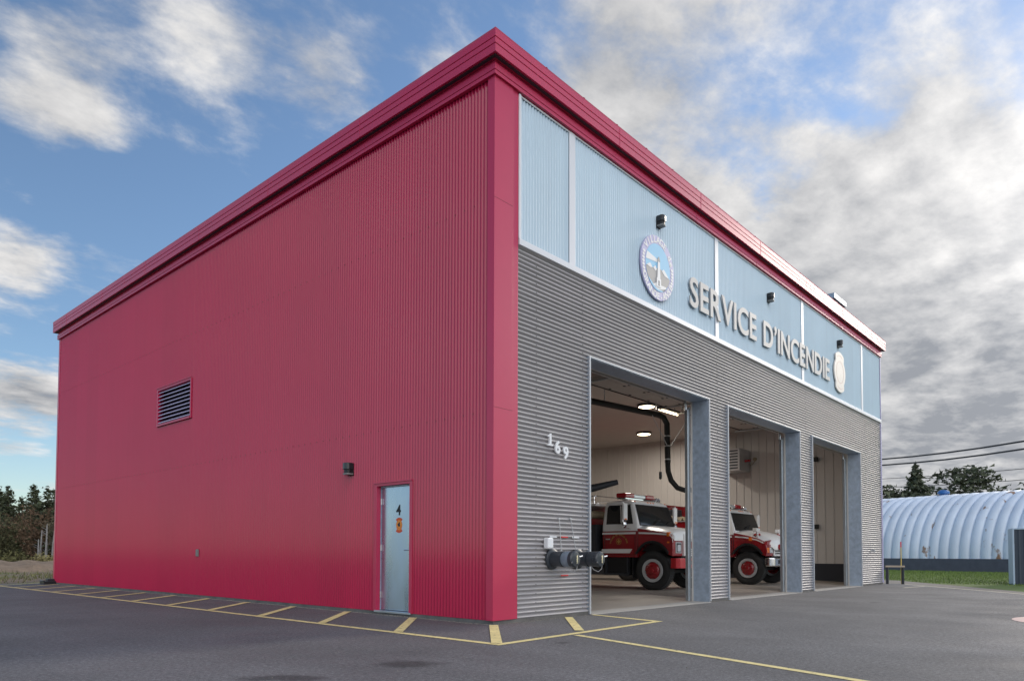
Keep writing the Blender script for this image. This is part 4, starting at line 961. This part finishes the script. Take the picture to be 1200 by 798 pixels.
        for s in (-1, 1):
            for k in range(3): mb.box(min(s * 1.08, s * 1.09), max(s * 1.08, s * 1.09), 2.2 + (k * 1.7 if k < 1 else 2.9 + (k - 1) * 1.0), 3.5 + (k * 1.7 if k < 1 else 2.5 + (k - 1) * 1.0), 1.02, 1.80)
        mb.build('locker_shutter', 'rim_grey', t)
    else:
        mb = MB(); mb.box(-1.10, 1.10, 1.95, 7.2, .72, 1.98); mb.box(.95, 1.10, 1.95, 7.2, 1.98, 2.62); mb.box(-1.10, .95, 3.9, 7.2, 1.98, 2.62); mb.box(-.6, .95, 3.2, 3.9, 1.98, 2.62); BO = mb.build('body', red, t, bevel=.01)
        mb = MB(); mb.box(-1.12, .94, 1.94, 3.88, 1.982, 2.01); mb.build('shelf_edge', 'rim_grey', BO)
        mb = MB(); rnd = random.Random(4)
        for k in range(9):
            y = 2.15 + k * .18; z = 2.07 + rnd.random() * .05
            mb.tube([(-.95, y, z), (-.5, y + .1, z + .1 * rnd.random()), (.1, y - .05, z), (.7, y + .05, z + .05)], .065, 8)
        mb.build('folded_hose', 'hose_tan', BO, smooth=True)
        mb = MB(); mb.box(-.8, -.3, 2.6, 3.1, 2.1, 2.42); mb.build('gear_box', 'dark_steel', BO, bevel=.02)
        mb = MB(); mb.box(-1.06, 1.06, 1.70, 1.93, .60, 1.8); mb.build('pump_panel', 'rim_grey', t)
    return t
fire_truck((9.68, 2.56, FZ), 'older red and white fire truck with red bumper, in the middle bay', False)
fire_truck((14.84, 2.28, FZ), 'newer red and white fire truck with chrome bumper, in the third lane', True)

# ------------------------------------------------------------------ right side: hut, cabinet, rail, stake
HU = empty('quonset_hut', (45.2, 2.8, 0), 'long pale blue ribbed arch hut on a dark base wall', 'arch hut', rz=R(-17))
# local frame: y along the ridge, x away from the camera
RAD, BH, P_, Y0, Y1 = 4.55, .76, .63, -15.2, 16.72
mb = MB(); na = 30; vs, fs = [], []
ys = []; y = Y0
while y < Y1 - .01:
    for k in range(8): ys.append((y + P_ * k / 8, .15 * (math.sin(math.pi * k / 8) ** .55 if k else 0)))
    y += P_
ys.append((y, 0)); YE = y
for (yy, d) in ys:
    for i in range(na + 1):
        a = math.pi * i / na; r = RAD - .15 + d
        vs.append((RAD - r * math.cos(a), yy, BH + r * math.sin(a) * .985))
for j in range(len(ys) - 1):
    for i in range(na): q = j * (na + 1) + i; fs.append((q, q + 1, q + na + 2, q + na + 1))
mb.add(vs, fs); mb.build('arch_shell', 'hut_steel', HU, smooth=True, angle=50)
mb = MB(); mb.box(.0, .25, Y0, YE, -.1, BH + .03); mb.box(2 * RAD - .25, 2 * RAD, Y0, YE, -.1, BH + .03); mb.box(.25, 2 * RAD - .25, Y0, Y0 + .2, -.1, BH + .03); mb.box(.25, 2 * RAD - .25, YE - .2, YE, -.1, BH + .03); mb.build('base_wall', 'hut_base', HU)
for yy in (Y0 + .12, YE - .14):
    mb = MB(); mb.prism([(RAD - (RAD - .15) * math.cos(math.pi * i / 24), BH + .031 + (RAD - .2) * math.sin(math.pi * i / 24)) for i in range(25)], lambda u, v, w: (u, w, v), yy - .03, yy + .03); mb.build('end_wall', 'hut_steel', HU)
hv = 2.9
mb = MB(); mb.lathe([(.0, .66), (.2, .65), (.34, .56), (.38, .46), (.38, .38), (.26, .36), (.24, -.1)], lambda p, q, w: (RAD - .3 + p, hv - .6 + q, BH + RAD - .40 + w), 20); mb.build('roof_vent', 'vent_blue', HU, smooth=True)
CB = empty('steel_cabinet', (22.85, -3.4, -.02), 'tall dark steel cabinet with pale end panel on the grass', 'cabinet', rz=R(-77))
mb = MB(); 
corr(mb, .02, 2.6, .02, 1.93, lambda u, v, d: (u, -d - .012, v), p=.16, amp=.012); mb.box(.02, 2.6, .0, 1.2, .02, 1.93); mb.build('cabinet_body', 'cabinet_dark', CB)
mb = MB(); mb.box(-.03, .02, -.03, 1.22, .0, 1.97); mb.build('end_panel', 'cabinet_pale', CB, bevel=.004)
mb = MB(); mb.box(.02, 2.62, -.02, 1.22, 1.932, 1.97); mb.box(.76, .79, -.05, -.02, .02, 1.93); mb.build('cabinet_trim', 'cabinet_pale', CB)
GR = empty('guard_rail', (20.0, -.08, -.02), 'low wooden guard rail on dark posts at the building corner', 'guard rail')
a, b = Vector((0, 0, 0)), Vector((.30, -.42, 0))
for p_ in (a, b):
    mb = MB(); mb.box(p_.x - .04, p_.x + .04, p_.y - .04, p_.y + .04, 0, .60); mb.build('post', 'dark_steel', GR, bevel=.005)
mb = MB(); d = (b - a).normalized(); s_ = Vector((-d.y, d.x, 0)) * .045; e0, e1 = a - d * .06, b + d * .06
mb.loft([[e0 - s_ + Vector((0, 0, .601)), e0 + s_ + Vector((0, 0, .601)), e0 + s_ + Vector((0, 0, .66)), e0 - s_ + Vector((0, 0, .66))], [e1 - s_ + Vector((0, 0, .601)), e1 + s_ + Vector((0, 0, .601)), e1 + s_ + Vector((0, 0, .66)), e1 - s_ + Vector((0, 0, .66))]])
mb.build('top_rail', 'wood_rail', GR, bevel=.005)
mb = MB(); mb.tube([(20.28, -.46, -.03), (20.28, -.46, 1.28)], .016, 8); mb.cur = 1; mb.tube([(20.28, -.46, 1.281), (20.28, -.46, 1.47)], .019, 8)
tag(mb.build('marker_stake', ['stake_yellow', 'stake_red']), 'thin yellow stake with red tip beside the guard rail', 'marker stake')
# wires
def wire(p, q, r, label, ext0, ext1):
    p, q = Vector(p), Vector(q); d = q - p; a = p - d * ext0; b = q + d * ext1
    pts = []
    for i in range(33):
        s = i / 32; c = a.lerp(b, s); t_ = (c - p).dot(d) / d.dot(d); c.z -= .25 * 4 * t_ * (1 - t_) * .5; pts.append(c)
    tag(MB().tube(pts, r, 6).build('overhead_wire', 'wire', smooth=True), label, 'wire', 'overhead wires behind the fire station')
wire((57.84, 9.66, 9.03), (51.08, -.78, 8.66), .065, 'upper thick overhead wire crossing above the hut', 3, 4)
wire((57.85, 9.67, 8.53), (51.10, -.77, 8.14), .065, 'lower thick overhead wire crossing above the hut', 3, 4)
wire((112.3, 23.6, 12.71), (108.46, 5.36, 12.52), .045, 'higher faint thin wire far behind the hut', 3, 4)
wire((112.3, 23.6, 11.39), (108.5, 5.39, 11.05), .045, 'lower faint thin wire far behind the hut', 3, 4)

# ------------------------------------------------------------------ vegetation
def tri_leaf(mb, c, size, rnd, flat=.5):
    u = Vector((rnd.gauss(0, 1), rnd.gauss(0, 1), rnd.gauss(0, flat))).normalized(); w = Vector((rnd.gauss(0, 1), rnd.gauss(0, 1), rnd.gauss(0, 1))).cross(u).normalized()
    mb.v += [tuple(c - u * size * .5 - w * size * .22), tuple(c + u * size * .6), tuple(c - u * size * .4 + w * size * .28)]; k = len(mb.v); mb.f.append((k - 3, k - 2, k - 1)); mb.mi.append(0)
def conifer(x, y, h, rad, label, group, seed, m='needles', pine=False, size=.28, n_leaf=16, gap=.12):
    rnd = random.Random(seed); t = empty('pine_tree' if pine else 'spruce_tree', (x, y, -.03), label, 'tree', group)
    lean = Vector((rnd.uniform(-.02, .02) * h, rnd.uniform(-.02, .02) * h, h))
    tk = MB(); tk.tube([(0, 0, 0), lean * .5, lean * .985], [h * .018 + .03, h * .011 + .02, .012], 8)
    cr = MB(); z = .10 if not pine else .16
    lv = []
    while z < .985: lv.append(z); z += rnd.uniform(.028, .05) * (1.0 if not pine else 1.25)
    for z in lv:
        fr = (1 - z)
        L_ = rad * ((fr ** .75) if not pine else (.35 + .75 * math.sin(math.pi * min(1, fr * .78 + .12)) if fr > .05 else .3)) * rnd.uniform(.75, 1.15)
        nb = rnd.randint(6, 9) if not pine else rnd.randint(5, 7)
        a0 = rnd.random() * 6.28
        for k in range(nb):
            if rnd.random() < gap: continue
            a = a0 + k * 2 * math.pi / nb + rnd.uniform(-.3, .3); l = L_ * rnd.uniform(.6, 1.12)
            zz = min(.985, max(.08, z + rnd.gauss(0, .022))); base = lean * zz; rise = rnd.uniform(-.12, .08) if not pine else rnd.uniform(.05, .4)
            tip = base + Vector((math.cos(a) * l, math.sin(a) * l, l * rise))
            tk.tube([base, base.lerp(tip, .5) - Vector((0, 0, l * .04)), tip], [.02 + l * .012, .014 + l * .006, .006], 4, False)
            nl = max(5, int(n_leaf * l / rad * 1.6))
            for q in range(nl):
                s = rnd.random() ** .7 if not pine else rnd.uniform(.35, 1.03)
                c = base.lerp(tip, s); sp = (.12 + .20 * l * (1 - s * .5)) if not pine else .20 + .10 * l
                c = c + Vector((rnd.gauss(0, sp * .7), rnd.gauss(0, sp * .7), rnd.gauss(0, sp * .4) - (.05 * l if not pine else -.08)))
                tri_leaf(cr, c, size * rnd.uniform(.6, 1.3), rnd, .45)
    for q in range(14): tri_leaf(cr, lean * rnd.uniform(.93, 1.02) + Vector((rnd.gauss(0, .05), rnd.gauss(0, .05), 0)), size * .7, rnd, 1.5)
    tk.build('trunk', 'bark', t); cr.build('crown', m, t)
    return t
def bare_bush(x, y, h, rad, label, group, seed, m='twigs', n=34, name='alder_bush'):
    rnd = random.Random(seed); mb = MB()
    for k in range(n):
        a = rnd.random() * 6.28; r = rad * math.sqrt(rnd.random()); hh = h * rnd.uniform(.55, 1.05) * (1 - .35 * r / rad)
        b = Vector((math.cos(a) * r * .35, math.sin(a) * r * .35, 0)); tip = Vector((math.cos(a) * r, math.sin(a) * r, hh)); mid = b.lerp(tip, .5) + Vector((rnd.gauss(0, .12), rnd.gauss(0, .12), .05 * h))
        mb.tube([b, mid, tip], [.028, .018, .006], 4, False)
        for q in range(20):
            s = rnd.uniform(.25, 1.); c = b.lerp(mid, s * 2) if s < .5 else mid.lerp(tip, s * 2 - 1)
            d = Vector((rnd.gauss(0, 1), rnd.gauss(0, 1), abs(rnd.gauss(.6, .6)))).normalized() * rnd.uniform(.25, .75)
            mb.tube([c, c + d * .5 + Vector((0, 0, .03)), c + d], [.011, .009, .004], 3, False)
            for w in range(3): tri_leaf(mb, c + d * rnd.uniform(.4, 1.1) + Vector((rnd.gauss(0, .06), rnd.gauss(0, .06), rnd.gauss(0, .06))), .18, rnd, 1.)
    o = mb.build(name, m, origin=(0, 0, 0)); o.location = (x, y, -.03)
    return tag(o, label, 'bush', group)
def leafy_shrub(x, y, h, rad, label, seed, m, group):
    rnd = random.Random(seed); t = empty('low_shrub', (x, y, -.03), label, 'shrub', group); st = MB(); lf = MB()
    for k in range(26):
        a = rnd.random() * 6.28; r = rad * math.sqrt(rnd.random()); tip = Vector((math.cos(a) * r, math.sin(a) * r, h * rnd.uniform(.5, 1.05) * (1 - .3 * r / rad))); b = tip * .12; b.z = 0
        st.tube([b, b.lerp(tip, .5) + Vector((0, 0, .06)), tip], [.014, .009, .004], 3, False)
        for q in range(26): s = rnd.uniform(.2, 1.05); tri_leaf(lf, b.lerp(tip, s) + Vector((rnd.gauss(0, .09), rnd.gauss(0, .09), rnd.gauss(0, .07))), .13, rnd, .9)
    st.build('stems', 'twigs', t); lf.build('foliage', m, t)
TL = 'trees along the wood edge behind the lot'
#      x, y, h, rad, label
LEFT = [(5.4, 62.5, 6.6, 1.7, 'dark spruce at the outer left edge of the wood'), (8.0, 62.4, 6.9, 1.6, 'tall dark spruce standing left in the wood edge'),
        (7.0, 55.0, 6.1, 1.5, 'dark spruce in the front row left of the bare bushes'), (8.5, 58.2, 6.0, 1.5, 'middle spruce between two taller ones'),
        (8.05, 53.6, 6.3, 1.4, 'spruce just left of the loose tall spruce'), (8.05, 50.2, 6.5, 1.7, 'tall loose spruce closest to the red wall'),
        (8.9, 48.0, 6.9, 1.8, 'spruce half hidden by the red wall edge'), (10.7, 62.6, 6.6, 1.7, 'spruce in the back row near the red wall'),
        (9.7, 66.7, 7.0, 1.8, 'rearmost spruce of the wood edge'), (6.2, 58.5, 6.6, 1.6, 'leaning spruce behind the front row'), (9.6, 54.5, 6.7, 1.7, 'dense spruce behind the grey dead trunks')]
for i, (x, y, h, r, lab) in enumerate(LEFT):
    conifer(x, y, h * (.86 + .10 * ((i * 7) % 5) / 4), r * 1.1, lab, TL, 100 + i, size=.25, n_leaf=26)
BB = 'bare bushes in front of the wood'
for i, (x, y, h, r, m, lab) in enumerate([(6.1, 52.0, 4.2, 1.8, 'leaf_brown_green', 'green brown bush at the left of the thicket'), (7.7, 49.4, 4.4, 1.6, 'twigs_rust', 'rust tinted leafless bush in mid thicket'),
        (8.7, 46.9, 4.3, 1.7, 'twigs', 'grey brown leafless bush beside the dead trunks'), (4.3, 54.5, 4.0, 1.9, 'leaf_brown_green', 'green brown bush at the left picture edge'), (7.4, 53.0, 4.8, 1.7, 'twigs_rust', 'tall rust tinted leafless bush at the back'), (9.9, 49.5, 4.6, 1.8, 'twigs', 'leafless bush hard against the red wall edge')]):
    bare_bush(x, y, h, r, lab, BB, 300 + i, m, n=40)
DT = 'grey dead trunks by the red wall'
rnd = random.Random(11)
for i, (x, y, h, lab) in enumerate([(6.55, 46.0, 1.9, 'short grey dead trunk, leftmost of its row'), (6.75, 46.4, 2.5, 'grey dead trunk second in its row'), (6.92, 45.9, 2.2, 'slim grey dead trunk, middle of its row'), (7.05, 46.2, 2.9, 'tall grey dead trunk right of the middle'), (7.22, 45.7, 2.6, 'grey dead trunk nearest the red wall')]):
    mb = MB(); lx = rnd.uniform(-.12, .12); mb.tube([(0, 0, 0), (lx * .4, .02, h * .5), (lx, .0, h)], [.075, .06, .03], 7)
    for q in range(4): a = rnd.random() * 6.28; z = rnd.uniform(.4, .95) * h; mb.tube([(lx * z / h, 0, z), (lx * z / h + math.cos(a) * .3, math.sin(a) * .3, z + .18)], [.016, .006], 4)
    o = mb.build('dead_trunk', 'dead_bark', origin=(0, 0, 0)); o.location = (x, y, -.03); tag(o, lab, 'dead tree', DT)
SH = 'low shrubs along the dirt edge'
for i, (x, y, h, r, m, lab) in enumerate([(4.6, 46.8, 1.25, .9, 'leaf_olive', 'olive shrub behind the dirt mound at the left'), (5.5, 46.4, 1.3, .9, 'leaf_olive', 'larger olive shrub in the row of low growth'), (6.35, 44.9, 1.25, .55, 'leaf_yellow', 'yellow shrub in front of the dead trunks'),
        (6.9, 44.2, 1.0, .5, 'leaf_yellow', 'yellow shrub beside the red wall base'), (3.5, 47.6, 1.3, 1., 'leaf_olive', 'olive shrub at the left picture edge'), (7.6, 43.6, 1.1, .7, 'leaf_yellow', 'straw coloured shrub tucked behind the station corner')]):
    leafy_shrub(x, y, h, r, lab, 500 + i, m, SH)
RT = 'pines behind the arch hut'
for i, (x, y, h, r, pine, lab, m) in enumerate([(104.4, 17.4, 13.7, 5.9, False, 'dark conical conifer behind the blue roof vent', 'needles_pine'), (109.0, 12.2, 12.9, 5.0, True, 'broad dark pine behind the middle of the hut', 'needles_pine'), (111.8, 8.6, 10.4, 3.3, True, 'thin ragged pine right of the broad pine', 'needles_pine'),
        (116.5, 4.6, 11.2, 3.6, True, 'pine at the right picture edge behind the hut', 'needles_pine'), (101, 21.5, 10.4, 3.2, True, 'smaller pine left of the conical conifer', 'needles_pine')]):
    thin = i in (2, 3)
    conifer(x, y, h, r, lab, RT, 700 + i, m, pine, size=.72, n_leaf=(60 if i < 1 else 36 if i < 2 else 20 if not thin else 14), gap=.12 if i < 1 else .25 if not thin else .35)
# low autumn scrub between pines
for i, (x, y, h, r, m, lab) in enumerate([(98, 24, 9.6, 3.0, 'twigs_rust', 'rust brown bare bush left of the conifers')]):
    bare_bush(x, y, h, r, lab, 'bare bushes behind the hut', 800 + i, m, n=40)
# grit washed against the foot of the walls
rnd = random.Random(21); mb = MB()
def pebble(x, y, r):
    a = rnd.random() * 6.28; z = .002
    v = [(x + r * math.cos(a + q * 2.09), y + r * math.sin(a + q * 2.09), z) for q in range(3)] + [(x + rnd.gauss(0, r * .2), y + rnd.gauss(0, r * .2), z + r * rnd.uniform(.7, 1.3))]
    mb.add(v, [(0, 2, 1), (0, 1, 3), (1, 2, 3), (2, 0, 3)])
for i in range(2600): y = rnd.uniform(0, 19.4); pebble(-.03 - abs(rnd.gauss(0, .03)) - (.06 if math.sin(y * 2.1) > .6 else 0) * rnd.random(), y, rnd.uniform(.004, .012))
for i in range(1100):
    x = rnd.uniform(0, 19.6)
    if any(a < x < b for a, b in BAYS): continue
    pebble(x, -.03 - abs(rnd.gauss(0, .03)), rnd.uniform(.004, .012))
for i in range(420): pebble(rnd.uniform(-7, 14), rnd.uniform(-6, 12) if rnd.random() < .5 else rnd.uniform(-5, 0), rnd.uniform(.003, .009))
tag(mb.build('grit', 'gravel', origin=False), 'fine pale grit along the foot of the walls', 'grit', kind='stuff')
# grass blades on the lawn and dry tufts on the dirt
rnd = random.Random(5); mb = MB()
def blade(mb_, x, y, z, h, w):
    a = rnd.random() * 6.28; dx, dy = math.cos(a) * w, math.sin(a) * w; lx, ly = rnd.gauss(0, h * .35), rnd.gauss(0, h * .35)
    mb_.v += [(x - dx, y - dy, z), (x + dx, y + dy, z), (x + lx, y + ly, z + h)]; k = len(mb_.v); mb_.f.append((k - 3, k - 2, k - 1)); mb_.mi.append(0)
for i in range(26000):
    u, v = rnd.random(), rnd.random()
    x = 22.0 + u * 26; ylo = -1.0 - 9 * (1 - u) ; yhi = .2 + 9 * u
    y = ylo + v * (yhi - ylo)
    if y > (x - 22.9) * 1.2 - .3 or y > -.3 + (x - 22.9) * 1.0: continue
    if (x - 45.2) * math.cos(R(17)) - (y - 2.8) * math.sin(R(17)) > -.1: continue
    if x < 22.9 + (y + .3) * 1.45 + .1: continue
    blade(mb, x, y, -.02, rnd.uniform(.03, .09), .012)
tag(mb.build('grass', 'blade', origin=False), 'short green grass between the gravel edge and the hut', 'grass', kind='stuff')
mb = MB()
for i in range(15000):
    x = rnd.uniform(-8, 9); y = 21.2 + 24 * rnd.random() ** .8
    if rnd.random() > .35 + .5 * math.sin(x * 1.3) * math.cos(y * .7): continue
    blade(mb, x, y, -.03, rnd.uniform(.05, .22), .02)
tag(mb.build('dry_grass', 'dry_blade', origin=False), 'dry grass tufts on the dirt behind the lot', 'grass', kind='stuff')
